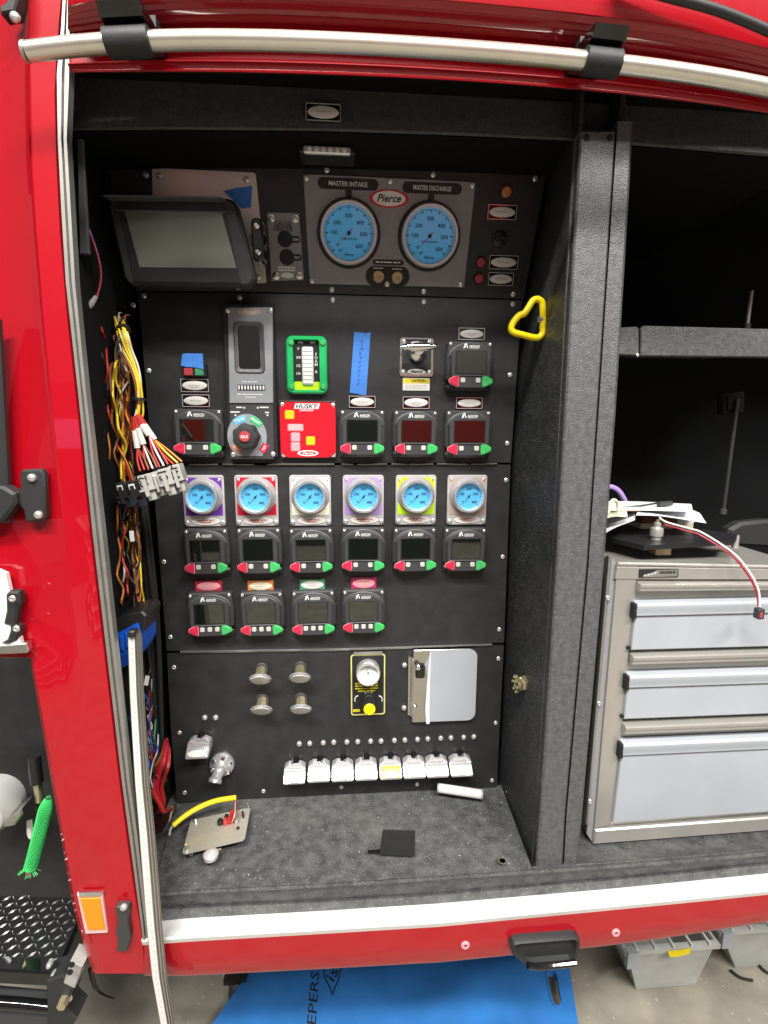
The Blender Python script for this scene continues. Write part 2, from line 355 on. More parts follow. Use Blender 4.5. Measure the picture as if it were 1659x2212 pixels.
# door track: an aluminium channel with a lip and a groove
vv = [-40, 60, 160, 300, 450, 610, 850, 1152, 1400, 1694, 1800, 1998, 2030]
g = []
for v in vv:
    a, b = interp(TRL, v), interp(TRR, v)
    g.append([at(a + 0.8, v, -0.004), at(a + (b - a) * .40, v, -0.004), at(a + (b - a) * .47, v, 0.002), at(a + (b - a) * .60, v, 0.002), at(a + (b - a) * .66, v, -0.002), at(b, v, -0.002)])
mb = M(); mb.sheet(g, (0, 0.014, 0)); mb.build('door_track', 'track_alu', body, world=True, sharp=20)
# header, bowed drip mouldings
RAIL = fitted([(60, 112), (120, 104), (200, 97), (300, 90), (400, 87), (500, 86), (600, 89), (829, 98), (1040, 112), (1244, 129), (1494, 160), (1659, 191), (1800, 224)])
HB = fitted([(100, 160), (128, 159), (350, 156), (600, 160), (829, 168), (1040, 179), (1244, 194), (1450, 217), (1659, 246), (1800, 271)])
us = [146, 200, 270, 350, 430, 520, 610, 720, 829, 940, 1040, 1140, 1244, 1340, 1450, 1560, 1659, 1760]
prof = [(0.0, .010), (.04, 0.001), (.10, 0), (.32, -.001), (.36, -.006), (.40, -.006), (.44, 0), (.98, .002), (1.03, .010), (1.50, .010), (1.55, 0), (1.70, -.002), (1.73, -.010), (1.78, -.012), (1.80, -.011), (1.95, -.014), (2.0, -.024), (2.2, -.027), (2.25, -.038), (2.5, -.042), (2.56, -.052), (3.2, -.058), (5.5, -.062)]
g = []
for t, y in prof:
    r_ = []
    for u in us:
        hb, ra = interp(HB, u), interp(RAIL, u); r_.append(at(u, hb + (ra - hb) * t, y))
    g.append(r_)
mb = M(); mb.sheet(g, (0, 0.008, 0.006)); mb.build('header', 'red_paint', body, world=True, sharp=40)
# skirt below the sill
SKT = [(286, 2037), (406, 2028), (700, 2011), (949, 1996), (1304, 1962), (1480, 1945), (1659, 1927), (1800, 1912)]
SKB = [(200, 2101), (300, 2108), (406, 2108), (700, 2093), (949, 2079), (1304, 2044), (1480, 2020), (1659, 1991), (1800, 1966)]
us2 = [311.5, 350, 406, 500, 600, 700, 820, 949, 1060, 1180, 1304, 1400, 1480, 1570, 1659, 1760]
g = [[at(u, interp(SKT, u), 0) for u in us2], [at(u, interp(SKT, u) * .5 + interp(SKB, u) * .5, 0) for u in us2], [at(u, interp(SKB, u) - 4, 0) for u in us2], [at(u, interp(SKB, u), 0.006) for u in us2]]
mb = M(); mb.sheet(g, (0, 0.02, 0)); mb.build('skirt', 'red_paint', body, world=True)
# sill plate
SLT = [(311, 1990), (406, 1981), (700, 1965), (949, 1949), (1304, 1919), (1480, 1902), (1659, 1884), (1800, 1869)]
us3 = [306, 350, 406, 500, 600, 700, 820, 949, 1060, 1180, 1304, 1400, 1480, 1570, 1659, 1760]
g = [[at(u, interp(SLT, u), 0.046) for u in us3], [at(u, interp(SKT, u) - 9, 0.004) for u in us3], [at(u, interp(SKT, u) - 8, -0.002) for u in us3], [at(u, interp(SKT, u) - 1, -0.004) for u in us3]]
mb = M(); mb.sheet(g, (0, 0.004, -0.012)); mb.build('sill_plate', 'sill_white', body, world=True, sharp=25)

# ---- compartment liner
FB = [(300, 1735), (383, 1731), (510, 1722), (711, 1712), (900, 1703), (1075, 1696), (1160, 1691)]              # floor / panel line
FF = [(300, 1930), (406, 1922), (700, 1908), (949, 1892), (1150, 1878), (1304, 1868), (1480, 1855), (1659, 1839), (1800, 1826)]   # front edge of the floor
LB = [(300, 1968), (406, 1962), (700, 1949), (949, 1934), (1304, 1903), (1480, 1887), (1659, 1868), (1800, 1852)]     # bottom of the lip
ufl = [330, 406, 500, 600, 700, 820, 949, 1060, 1150]
g = []
for k in range(7):
    t = k / 6; r_ = []
    for u in ufl:
        a = at(u, interp(FF, u), 0.044); ub = 380 + (u - 330) * (1082 - 380) / (1150 - 330); b = at(ub, interp(FB, ub), PD + 0.01); r_.append(a + (b - a) * t)
    g.append(r_)
mb = M(); mb.sheet(g, (0, 0, -0.006)); struct(mb.build('compartment_floor', 'liner_floor', world=True))
ul = [300, 406, 500, 600, 700, 820, 949, 1060, 1150, 1304, 1400, 1480, 1570, 1659, 1760]
g = []
for dv, y in ((0, 0.047), (2, 0.040), (9, 0.038), (13, 0.046)): g.append([at(u, interp(FF, u) + dv, y) for u in ul])
g += [[at(u, interp(LB, u) - 4, 0.052) for u in ul], [at(u, interp(LB, u), 0.046) for u in ul], [at(u, interp(SLT, u) - 2, 0.043) for u in ul], [at(u, interp(SLT, u) + 6, 0.043) for u in ul]]
mb = M(); mb.sheet(g, (0, 0.012, -0.004)); struct(mb.build('floor_lip', 'liner_floor', world=True, sharp=25))
# right hand floor under the cabinet
ur_ = [1150, 1250, 1304, 1400, 1480, 1570, 1659, 1760]
zf = at(1304, interp(FF, 1304), 0.044).z
g = [[at(u, interp(FF, u), 0.047) for u in ur_], [Vector((at(u, interp(FF, u), 0.047).x, 0.115, at(u, 1821 - .078 * (u - 1279), 0.137).z - .004)) for u in ur_], [Vector((at(u, interp(FF, u), 0.047).x, 0.75, at(u, 1821 - .078 * (u - 1279), 0.137).z - .004)) for u in ur_]]
mb = M(); mb.sheet(g, (0, 0, -0.006)); struct(mb.build('locker_floor', 'liner_floor', world=True))
# divider post with its groove
PL = [(285, 1250), (542, 1235), (900, 1216), (1220, 1198.6), (1762, 1163), (1876, 1154)]
PG = [(285, 1331), (542, 1314), (1220, 1269.6), (1762, 1222), (1876, 1216)]
PR = [(285, 1366), (542, 1351), (900, 1329), (1220, 1304), (1762, 1257), (1876, 1246)]
post = thing('divider_post', 'grey speckled divider post between the pump panel and the drawer cabinet', 'post', at(1200, 1876, 0.05))
vp = [262, 285, 400, 542, 720, 900, 1060, 1220, 1400, 1580, 1762, 1876]
g = [[at(interp(PL, v), v, 0.062), at(interp(PL, v) + 3, v, 0.053), at(interp(PL, v) + 8, v, 0.050), at(interp(PG, v) - 4, v, 0.050), at(interp(PG, v) - 2, v, 0.053), at(interp(PG, v) - .5, v, 0.064)] for v in vp[1:]]
mb = M(); mb.sheet(g, (0, 0.02, 0)); mb.build('post_face', 'post_liner', post, world=True, sharp=25)
g = [[at(interp(PG, v) + .5, v, 0.064), at(interp(PG, v) + 2, v, 0.051), at(interp(PR, v) - 4, v, 0.048), at(interp(PR, v), v, 0.055)] for v in vp]
mb = M(); mb.sheet(g, (0, 0.02, 0)); mb.build('post_trim', 'post_liner', post, world=True, sharp=25)
for u in (1267, 1317): mb = M(); mb.lathe([(0.0048, 0.004), (0.0048, -0.001), (0, -0.001)], c=at(u, 297, 0.0495), n=12); mb.build('bolt_hole', 'ink', post, world=True)
# compartment right wall from the panel edge to the post
PER = [(320, 1180), (640, 1130), (796, 1119), (1003, 1105), (1396, 1091), (1694, 1076), (1740, 1073)]
g = []
for v in [230, 320, 500, 640, 800, 1003, 1200, 1396, 1560, 1694, 1735]:
    vf = v + max(0, (v - 1000)) * 0.205 if v > 1000 else v - (1000 - v) * 0.10
    a = at(interp(PER, v) + 1, v, PD + 0.03); b = at(interp(PL, min(vf, 1885)), min(vf, 1890), 0.060); g.append([a, a.lerp(b, .33), a.lerp(b, .66), b])
mb = M(); mb.sheet(g, (0.006, 0.0, 0)); struct(mb.build('side_wall', 'liner', world=True))
# locker behind the cabinet
xr0 = at(1320, 700, 0.07).x
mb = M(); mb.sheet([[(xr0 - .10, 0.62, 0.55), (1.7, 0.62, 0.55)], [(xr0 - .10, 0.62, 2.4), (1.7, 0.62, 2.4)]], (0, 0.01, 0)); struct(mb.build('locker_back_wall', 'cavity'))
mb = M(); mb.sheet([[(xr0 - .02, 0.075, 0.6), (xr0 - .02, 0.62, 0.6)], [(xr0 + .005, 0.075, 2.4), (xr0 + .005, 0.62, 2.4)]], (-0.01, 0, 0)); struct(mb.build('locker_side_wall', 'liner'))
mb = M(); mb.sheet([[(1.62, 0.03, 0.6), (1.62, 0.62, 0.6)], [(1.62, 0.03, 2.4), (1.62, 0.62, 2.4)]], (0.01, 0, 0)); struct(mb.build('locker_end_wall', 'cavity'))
# roller door housing behind the header, its underside and the ceiling
HS = [(140, 282), (400, 280), (700, 283), (1000, 293), (1250, 305), (1450, 320), (1659, 338), (1760, 348)]
uh = [148, 250, 400, 550, 700, 850, 1000, 1130, 1250, 1350, 1450, 1560, 1659, 1760]
g = [[at(u, interp(HB, u) - 45, 0.13) for u in uh], [at(u, interp(HS, u) - 6, 0.10) for u in uh], [at(u, interp(HS, u), 0.106) for u in uh]]
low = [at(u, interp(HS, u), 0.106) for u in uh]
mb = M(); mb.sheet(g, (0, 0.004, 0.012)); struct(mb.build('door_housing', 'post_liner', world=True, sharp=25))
mb = M(); mb.sheet([[Vector((p.x, .112, p.z + .001)) for p in low], [Vector((p.x, .64, p.z + .004)) for p in low]], (0, 0, .012)); struct(mb.build('housing_underside', 'cavity', world=True))  # separate underside, coloured near-black as shade under the housing
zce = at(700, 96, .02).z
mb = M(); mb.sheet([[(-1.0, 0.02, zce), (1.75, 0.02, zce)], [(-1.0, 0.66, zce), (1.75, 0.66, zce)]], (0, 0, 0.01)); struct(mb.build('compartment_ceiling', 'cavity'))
# left cavity: side wall, back
xl = at(150, 500, 0.03).x
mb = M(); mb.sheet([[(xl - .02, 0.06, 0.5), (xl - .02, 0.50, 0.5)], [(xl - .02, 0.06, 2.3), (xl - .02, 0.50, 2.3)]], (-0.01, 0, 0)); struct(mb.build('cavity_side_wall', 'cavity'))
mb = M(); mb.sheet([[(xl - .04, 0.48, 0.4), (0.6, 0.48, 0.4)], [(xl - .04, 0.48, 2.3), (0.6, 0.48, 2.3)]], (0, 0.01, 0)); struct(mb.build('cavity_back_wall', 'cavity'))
zc = at(406, 1922, 0.05).z - 0.004
mb = M(); mb.sheet([[(xl - .04, 0.05, zc), (at(385, 1731, PD).x + .03, 0.05, zc)], [(xl - .04, 0.49, zc), (at(385, 1731, PD).x + .03, 0.49, zc)]], (0, 0, -.008)); struct(mb.build('cavity_floor', 'liner_floor'))
# recess to the left of the pillar and the underside of the body
mb = M(); mb.sheet([[(-2.2, 0.30, 0.35), (at(190, 1700, .05).x, 0.30, 0.35)], [(-2.2, 0.30, 1.45), (at(190, 1700, .05).x, 0.30, 1.45)]], (0, 0.01, 0)); struct(mb.build('recess_wall', 'panel_black'))
mb = M(); mb.sheet([[(at(235, 2090, .05).x + .01, 0.052, at(235, 2085, .05).z), (at(235, 2090, .05).x + .01, 0.31, at(235, 2085, .05).z)], [(at(150, 1430, .05).x, 0.052, 1.5), (at(150, 1430, .05).x, 0.31, 1.5)]], (0.008, 0, 0)); struct(mb.build('recess_side_wall', 'panel_black'))
zb = at(700, 2093, 0).z
mb = M(); mb.sheet([[(at(215, 2100, 0).x, 0.022, zb + .02), (1.6, 0.022, zb + .10)], [(at(215, 2100, 0).x, 1.8, zb + .02), (1.6, 1.8, zb + .10)]], (0, 0, .01)); struct(mb.build('body_underside', 'black_rubber'))

# ---- the four pump panel sheets
PEL = [(345, 228), (617, 292), (700, 301), (801, 309), (1003, 326), (1213, 342), (1376, 356), (1548, 365), (1731, 381)]
def sheet_panel(name, label, vt, vb, mt, scr, Y0=0.0, seam=None):
    """vt, vb: functions u->v for the top and the bottom edge"""
    root = thing(name, label, 'panel', at(720, vb(720), PD))
    g = []
    for k in range(5):
        r_ = []
        for j in range(9):
            t = j / 8
            vm = vt(700) + (vb(700) - vt(700)) * k / 4
            uL, uR = interp(PEL, vm) + 3, interp(PER, vm) - 2
            u = uL + (uR - uL) * t; r_.append(at(u, vt(u) + (vb(u) - vt(u)) * k / 4, PD))
        g.append(r_)
    mb = M(); mb.sheet(g, (0, 0.006, 0)); mb.build('sheet', mt, root, world=True)
    for (u, v) in scr:
        p = at(u, v, PD) - root.location; screw(root, p.x, p.z, 0.0)
    return root
S1 = [(300, 630), (517, 631), (718, 636), (915, 641), (1115, 647)]
S2 = [(330, 1003), (700, 1003), (1100, 1002)]
S3 = [(350, 1412), (390, 1410), (745, 1404), (1062, 1394), (1091, 1393)]
f1 = lambda u: interp(S1, u); f2 = lambda u: interp(S2, u); f3 = lambda u: interp(S3, u); f4 = lambda u: interp(FB, u) + 4
mid = sheet_panel('pump_panel', 'black steel pump panel sheet holding the green foam gauge and red controller', lambda u: f1(u) + 1.5, lambda u: f2(u) - 3, 'panel_black',
    [(311, 639), (517.7, 643), (718.7, 648), (915.5, 652), (1107.8, 657), (1102, 810), (1096, 957.7), (321.6, 801), (288, 659)])
gau = sheet_panel('pump_panel', 'black steel pump panel sheet holding the row of six small blue gauges', lambda u: f2(u) + 2, lambda u: f3(u) - 5, 'panel_black',
    [(1093.4, 1037), (1086, 1203), (1078.6, 1360), (354, 1213.6), (368, 1376)])
lowp = sheet_panel('pump_panel', 'lowest black steel pump panel sheet with drain handles and a row of round bolts', lambda u: f3(u) + 1.5, f4, 'panel_black',
    [(375.6, 1441.7), (387.8, 1582.6), (398.8, 1712), (1076.7, 1422.7), (1070.9, 1561.6), (1062.9, 1685.6), (569, 1709), (737.4, 1699.7), (901, 1693.6)])
for (u, v) in [(442.5, 1549.5), (466, 1549.5), (646.4, 1606), (669, 1605.4), (698.3, 1604), (721, 1602.7), (749.3, 1602), (772.7, 1601.4), (800.5, 1600.6), (823, 1600),
               (851.8, 1598.8), (874.4, 1598), (901.7, 1596.6), (924, 1595.3), (951.9, 1594), (974, 1593), (1001.6, 1592), (1023.6, 1590.8)]:
    p = at(u, v, PD) - lowp.location; screw(lowp, p.x, p.z, 0, BOLT, 'bolt')
# bright folded edges at the seams
def seam(root, S, u0, u1, dv, h, mt):
    n = 10; g = []
    for dz, dy in ((0, -0.003), (h * .5, -0.006), (h, -0.003)):
        g.append([at(u0 + (u1 - u0) * k / n, interp(S, u0 + (u1 - u0) * k / n) + dv + dz, PD + dy) for k in range(n + 1)])
    mb = M(); mb.sheet(g, (0, 0.008, 0)); mb.build('folded_edge', mt, root, world=True)
for a, b in ((408, 470), (480, 548), (578, 722), (738, 764), (772, 836), (846, 880), (884, 936), (944, 1012), (1018, 1074)): seam(gau, S2, a, b, -1.5, 3.2, 'track_alu')
seam(lowp, S3, 389, 1063, -3, 5, 'aluminium')
# upper panel, leaning out at the top
upper = thing('pump_panel', 'upper black sloping pump panel sheet with two large gauges and a monitor', 'panel', up(720, 632))
ELu = [(330, 222), (617, 290), (640, 296)]; ERu = [(330, 1186), (640, 1131)]
g = []
for k in range(5):
    r_ = []
    for j in range(9):
        vm = 335 + (632 - 335) * k / 4; uL, uR = interp(ELu, vm) + 2, interp(ERu, vm) - 1; u = uL + (uR - uL) * j / 8
        vt_ = 338 + (u - 300) * 0.012; r_.append(up(u, vt_ + (f1(u) - 1.5 - vt_) * k / 4))
    g.append(r_)
mb = M(); mb.sheet(g, tuple(-UPN * 0.004)); mb.build('sheet', 'panel_black', upper, world=True)
for (u, v) in [(473.7, 356.5), (315, 378.5), (304.6, 617), (514, 621), (717, 626), (915.5, 630), (1108.6, 636), (706, 367), (935.5, 377.5), (1179, 345), (1158, 362), (1156, 386), (235, 352)]:
    p = up(u, v) - upper.location; o = put('screw', SCREW, upper, p, (UPT, 0, 0))
# ================================================================== THINGS ON THE PANELS
def copy_tree(o, parent=None):
    c = o.copy(); col.objects.link(c); c.parent = parent
    for ch in list(o.children): copy_tree(ch, c)
    return c
def dashes(parent, x, z, y, wid, n, h, m='ink_grey', name='lettering'):
    """worn small print that cannot be read: short bars"""
    mb = M(); X = x - wid / 2
    while X < x + wid / 2 - 1e-5:
        k = min(random.uniform(.10, .28) * wid, x + wid / 2 - X); mb.box(X, X + k * .82, y - .0002, y, z - h / 2, z + h / 2); X += k
    return mb.build(name, m, parent)

# ---- valve controllers
CW, CH, CT = 0.100, 0.104, 0.030
def controller_proto(nsq):
    t = bpy.data.objects.new('valve_controller', None); t.empty_display_size = .02; col.objects.link(t)
    w2, h2 = CW / 2, CH / 2
    # housing with waisted bottom corners
    out = [(w2, h2 - .004), (w2 - .003, h2), (-w2 + .003, h2), (-w2, h2 - .004), (-w2, h2 - .022), (-w2 - .002, h2 - .030), (-w2 - .002, -h2 + .026), (-w2 + .004, -h2 + .020), (-w2 + .010, -h2 + .003), (-w2 + .014, -h2), (w2 - .014, -h2), (w2 - .010, -h2 + .003), (w2 - .004, -h2 + .020), (w2 + .002, -h2 + .026), (w2 + .002, h2 - .030), (w2, h2 - .022)]
    M().prism(out, -CT * .62, 0, .003).build('housing', 'charcoal', t)
    # raised face with an arched top
    arch = [(w2 - .005, -h2 + .028), (w2 - .005, h2 - .030)] + [((w2 - .005) * math.cos(a), h2 - .030 + .025 * math.sin(a)) for a in [math.pi * k / 14 for k in range(1, 14)]] + [(-w2 + .005, h2 - .030), (-w2 + .005, -h2 + .028), (-w2 + .013, -h2 + .016), (-w2 + .016, -h2 + .004), (w2 - .016, -h2 + .004), (w2 - .013, -h2 + .016)]
    fc = M().prism(arch, -CT, -CT * .6, .0025).build('face', 'charcoal', t)
    # thin lighter arch trim
    P = [((w2 - .004) * math.cos(a), -CT * .68, h2 - .032 + .028 * math.sin(a)) for a in [math.pi * k / 18 for k in range(0, 19)]]
    M().tube(P, .0018, 6).build('arch_trim', 'charcoal_light', t)
    M().prism(rrect(.070, .050, .002, 3, 0, .006), -CT - .0006, -CT + .002, .0004).build('screen_bezel', 'black_plastic', t)
    M().prism(rrect(.066, .046, .001, 2, 0, .0065), -CT - .0012, -CT + .001, .0002).build('screen', 'screen_glass', t)
    M().prism(rrect(.070, .0022, .0008, 2, 0, -.0205), -CT - .0024, -CT + .001, .0006).build('screen_ledge', 'charcoal_light', t)
    zb = -.0325
    def tri(s): return [(s * x, z + zb) for x, z in [(-.012, .0), (-.0125, -.002), (-.011, -.0045), (.004, -.0115), (.0075, -.011), (.0085, -.008), (.0085, .008), (.0075, .011), (.004, .0115), (-.011, .0045), (-.0125, .002)]]
    for s, m_, cx in ((1, 'red_btn', -.0355), (-1, 'green_btn', .0355)):
        M().prism([(x + cx, z) for x, z in inset(tri(s), -.0010)], -CT - .0010, -CT, .0003).build('button_rim', 'pink_btn' if s == 1 else 'mesh_green', t)
        b = M().prism([(x + cx, z) for x, z in tri(s)], -CT - .0024, -CT, .0009).build('button', m_, t)
        # small arrow mark on the button
        M().box(-.0005 + cx, .0005 + cx, -CT - .0027, -CT - .0023, zb - .004, zb + .004).build('button_mark', 'lamp_red' if s == 1 else 'label_green', b)
    xs = {2: (-.0175, .0165), 3: (-.0175, -.0005, .0165)}[nsq]
    for x in xs: M().prism(rrect(.0105, .0105, .0025, 3, x, zb + .002), -CT - .0016, -CT, .0006).build('key', 'grey_btn', t)
    # maker's mark: an A made of two strokes, then the name
    lg = M().prism([(-.017, .0365), (-.0145, .0365), (-.0125, .0435), (-.0105, .0365), (-.008, .0365), (-.0115, .0465), (-.0135, .0465)], -CT - .0004, -CT + .001).build('logo', 'text_white', t)
    M().prism([(-.0185, .0355), (-.0165, .0355), (-.0148, .0455), (-.0160, .0450)], -CT - .0004, -CT + .001).build('logo', 'text_white', t)
    text('AKRON', 'lettering', 'text_white', t, .0055, .0398, -CT - .0004, .0052, .0225)
    dashes(t, .0055, .0362, -CT - .0002, .021, 3, .0009, 'text_white')
    for x in (-w2 + .006, w2 - .006): screw(t, x, h2 - .006, -CT * .62, SCREW_S)
    for x in (-w2 + .006, w2 - .006):
        M().lathe([(.0075, 0), (.0075, -.010), (.005, -.012), (0, -.012)], c=(x, 0, -h2 + .006), n=14).build('mount_foot', 'black_plastic', t); screw(t, x, -h2 + .006, -.0115, SCREW_B)
    return t
P2 = controller_proto(2); P3 = controller_proto(3); used = set()
def controller(b, label, n=2):
    c, wd, ht = bbox(*b, Y=PD - CT)
    um = (b[0] + b[2]) / 2; zt_, zb_ = at(um, b[1], PD - .010).z, at(um, b[3], PD - CT).z; ht = zt_ - zb_; c.z = (zt_ + zb_) / 2
    pr = P2 if n == 2 else P3
    if n not in used: used.add(n); o = pr
    else: o = copy_tree(pr)
    o.location = (c.x, PD - .0005, c.z); o.scale = (wd / (CW + .004), 1, ht / CH); o.rotation_euler = (math.radians(random.uniform(-1.6, 1.6)), math.radians(random.uniform(-.6, .6)), math.radians(random.uniform(-2.0, 2.0)))
    tag(o, label, 'controller', 'valve controllers on the pump panel'); return o
controller((967, 739, 1068, 843), 'charcoal valve controller set highest, beside the yellow pull loop')
controller((370, 884, 479, 988), 'charcoal valve controller below two white oval labels, left of the tall pressure governor')
controller((733, 886, 834, 988), 'charcoal valve controller right beside the red foam controller, below the long blue tape')
controller((849, 887, 948, 988), 'charcoal valve controller below the yellow and white caution sticker')
controller((964, 887, 1065, 989), 'charcoal valve controller directly below the highest-set controller')
for b, n, l in (((394, 1141, 493, 1245), 2, 'below the dark purple gauge'), ((509, 1140, 608, 1244), 2, 'below the red gauge'), ((623, 1140, 721, 1242), 2, 'below the ivory gauge'),
                ((737, 1139, 834, 1240), 2, 'below the lavender gauge'), ((849, 1139, 945, 1239), 2, 'below the lime green gauge'), ((960, 1139, 1054, 1238), 2, 'below the tan gauge'),
                ((402, 1278.6, 501, 1379), 3, 'with three keys, below the red name plate'), ((516, 1276, 613, 1378), 3, 'with three keys, below the orange name plate'),
                ((628, 1275, 725, 1376.6), 3, 'with three keys, below the green name plate'), ((739, 1272, 834, 1372), 3, 'with three keys, below the magenta name plate')):
    controller(b, 'charcoal valve controller ' + l, n)

# ---- oval name plates
def nameplate(b, label, base='clear_bezel', oval='label_white', pl='mid', lines=1, frame=True, grp='oval name plates'):
    upp = pl == 'up'
    c, wd, ht = bbox(*b, upoff=0.0) if upp else bbox(*b, Y=PD if pl == 'mid' else pl)
    t = thing('name_plate', label, 'name plate', c, grp, (UPT, 0, 0) if upp else None)
    plate = M().prism(rrect(wd, ht, .0012, 2), -.0028, -.0002, .0006).build('plate', 'black_gloss' if base == 'clear_bezel' else base, t)
    if frame:
        o_, i_ = rrect(wd, ht, .0012, 2), rrect(wd - .0022, ht - .0022, .0008, 2); mb = M()
        mb.rings([[(x, -.0027, z) for x, z in o_], [(x, -.0036, z) for x, z in o_], [(x, -.0036, z) for x, z in i_], [(x, -.0027, z) for x, z in i_]], False, False); mb.build('rim', 'clear_bezel' if base == 'clear_bezel' else base, t)
    ov = M(); ov.rings([[(x, -.0026, z) for x, z in ellipse(wd * .45, ht * .36)], [(x, -.0040, z) for x, z in ellipse(wd * .44, ht * .35)], [(x, -.0046, z) for x, z in ellipse(wd * .40, ht * .30)]]); o = ov.build('oval', oval, t)
    dashes(o, 0, 0, -.0047, wd * .42, 3, ht * .09, 'ink_grey'); 
    if lines > 1: dashes(o, 0, -ht * .14, -.0047, wd * .3, 3, ht * .07, 'ink_grey')
    return t
nameplate((661, 226, 736, 264), 'oval name plate alone on the dark housing above the work light', pl=0.099, lines=1)
nameplate((1053, 443, 1115, 475), 'oval name plate under the amber indicator lamp', pl='up')
nameplate((1056, 552, 1118, 582), 'oval name plate right of the upper red indicator lamp', pl='up')
nameplate((1054, 589, 1108, 617), 'oval name plate right of the lower red indicator lamp', pl='up')
nameplate((391.5, 819, 451.5, 847), 'white oval name plate directly under the taped rocker switch', lines=2)
nameplate((394.7, 852.5, 453.5, 879), 'white oval name plate, lower of the two under the taped rocker switch')
nameplate((754, 855.5, 810.6, 881), 'white oval name plate just below the long blue tape strip')
nameplate((870, 857, 927, 883), 'white oval name plate below the caution sticker', lines=2)
nameplate((984.6, 859, 1041, 883), 'white oval name plate between the two rightmost stacked controllers')
nameplate((990, 709, 1046, 735), 'white oval name plate above the highest-set controller', lines=2)
nameplate((423, 1253, 480, 1278), 'red name plate with pink oval above a three-key controller', 'label_red', 'pink_btn')
nameplate((536, 1253, 591, 1277), 'orange name plate with pale oval above a three-key controller', 'orange', 'paper_cream')
nameplate((648, 1250, 702, 1275), 'green name plate with pale oval above a three-key controller', 'label_green', 'label_white')
nameplate((759, 1246, 812.5, 1273), 'magenta name plate with pink oval above a three-key controller', 'magenta', 'pink_btn')

# ---- gauges
def dial_face(parent, R, y, nums, mdial, needle_m, a0=225, a1=-45, ang=228, tick=40, dark='ink'):
    d = M().lathe([(R, y + .001), (R, y), (0, y)], n=40).build('dial', mdial, parent)
    mb = M()
    for k in range(tick + 1):
        a = math.radians(a0 + (a1 - a0) * k / tick); r0 = R * (.84 if k % 5 == 0 else .90); r1 = R * .96; wd = R * (.012 if k % 5 else .02)
        c, s_ = math.cos(a), math.sin(a); V = [(c * r0 - s_ * wd, y - .0003, s_ * r0 + c * wd), (c * r1 - s_ * wd, y - .0003, s_ * r1 + c * wd), (c * r1 + s_ * wd, y - .0003, s_ * r1 - c * wd), (c * r0 + s_ * wd, y - .0003, s_ * r0 - c * wd)]
        mb.add(V, [(0, 1, 2, 3)])
    mb.build('scale_marks', dark, d)
    for s_, a, rr, hh in nums:
        a = math.radians(a); text(s_, 'numeral', dark, d, R * rr * math.cos(a), R * rr * math.sin(a), y - .0003, R * hh)
    a = math.radians(ang); c, s_ = math.cos(a), math.sin(a); nd = M()
    L_, wd = R * .80, R * .022; nd.add([(c * L_, y - .0016, s_ * L_), (-s_ * wd - c * R * .2, y - .0016, c * wd - s_ * R * .2), (s_ * wd - c * R * .2, y - .0016, -c * wd - s_ * R * .2), (c * L_, y - .0012, s_ * L_), (-s_ * wd - c * R * .2, y - .0010, c * wd - s_ * R * .2), (s_ * wd - c * R * .2, y - .0010, -c * wd - s_ * R * .2)], [(0, 1, 2), (5, 4, 3), (0, 3, 4, 1), (1, 4, 5, 2), (2, 5, 3, 0)])
    nd.build('needle', needle_m, parent)
    M().lathe([(R * .075, y - .0006), (R * .075, y - .0024), (R * .05, y - .003), (0, y - .003)], n=16).build('hub', 'ink', parent)
def ring(parent, r0, r1, y0, y1, m, name='bezel', n=48):
    M().lathe([(r1, 0), (r1, y0), (r1 - (r1 - r0) * .25, y1), (r1 - (r1 - r0) * .7, y1), (r0, y0 + .001), (r0 * .99, -.0005)], n=n).build(name, m, parent)

# master gauge plate
q = [up(655, 376), up(1027, 394), up(1002, 621), up(669, 613)]
cen = (q[0] + q[1] + q[2] + q[3]) / 4
mp = thing('master_gauge_plate', 'grey plate with the two large blue master intake and discharge gauges', 'gauge plate', cen, rot=(UPT, 0, 0))
IM = Matrix.Rotation(-UPT, 3, 'X')
def loc_up(u, v, root=cen): p = IM @ (up(u, v) - root); return p.x, p.z
out = [loc_up(*x) for x in ((655, 376), (1027, 394), (1002, 621), (669, 613))]
M().prism(out, -.004, -.0003, .001).build('plate', 'plate_grey', mp)
for (u, v) in ((662, 385), (843, 392), (1020, 401), (674, 607), (836, 614), (995, 615)): x, z = loc_up(u, v); screw(mp, x, z, -.004, SCREW)
for (u, v, ru) in ((753.5, 508.5, 69), (926, 515, 68)):
    c, wd, ht = bbox(u - ru, v - ru, u + ru, v + ru, upoff=0.0); R = wd / 2 * .985
    x, z = loc_up(u, v - 3); gt = bpy.data.objects.new('gauge', None); gt.empty_display_size = .02; col.objects.link(gt); gt.parent = mp; gt.location = (x, -.004, z)
    M().lathe([(R, 0), (R, -.003), (R * .985, -.004), (0, -.004)], n=48).build('surround', 'black_plastic', gt)
    # rings and dial are sub-parts
    ring(gt, R * .765, R * .90, -.016, -.020, 'bezel_metal')
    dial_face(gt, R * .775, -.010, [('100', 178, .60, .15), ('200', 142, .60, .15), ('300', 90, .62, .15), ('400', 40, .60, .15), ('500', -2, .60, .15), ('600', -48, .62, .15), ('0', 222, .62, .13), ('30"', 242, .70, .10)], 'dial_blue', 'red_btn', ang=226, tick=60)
    text('PUMP INTAKE' if u < 800 else 'PUMP DISCHARGE', 'lettering', 'ink', gt, 0, -R * .16, -.0103, R * .055, R * .52)
    text('Pierce', 'lettering', 'ink', gt, 0, -R * .60, -.0103, R * .10, R * .30, shear=.3)
    # stem to the title above
    M().box(-.006, .006, -.0006 - .0008, -.0002, R * .9, R * 1.20).build('stem', 'black_plastic', gt)
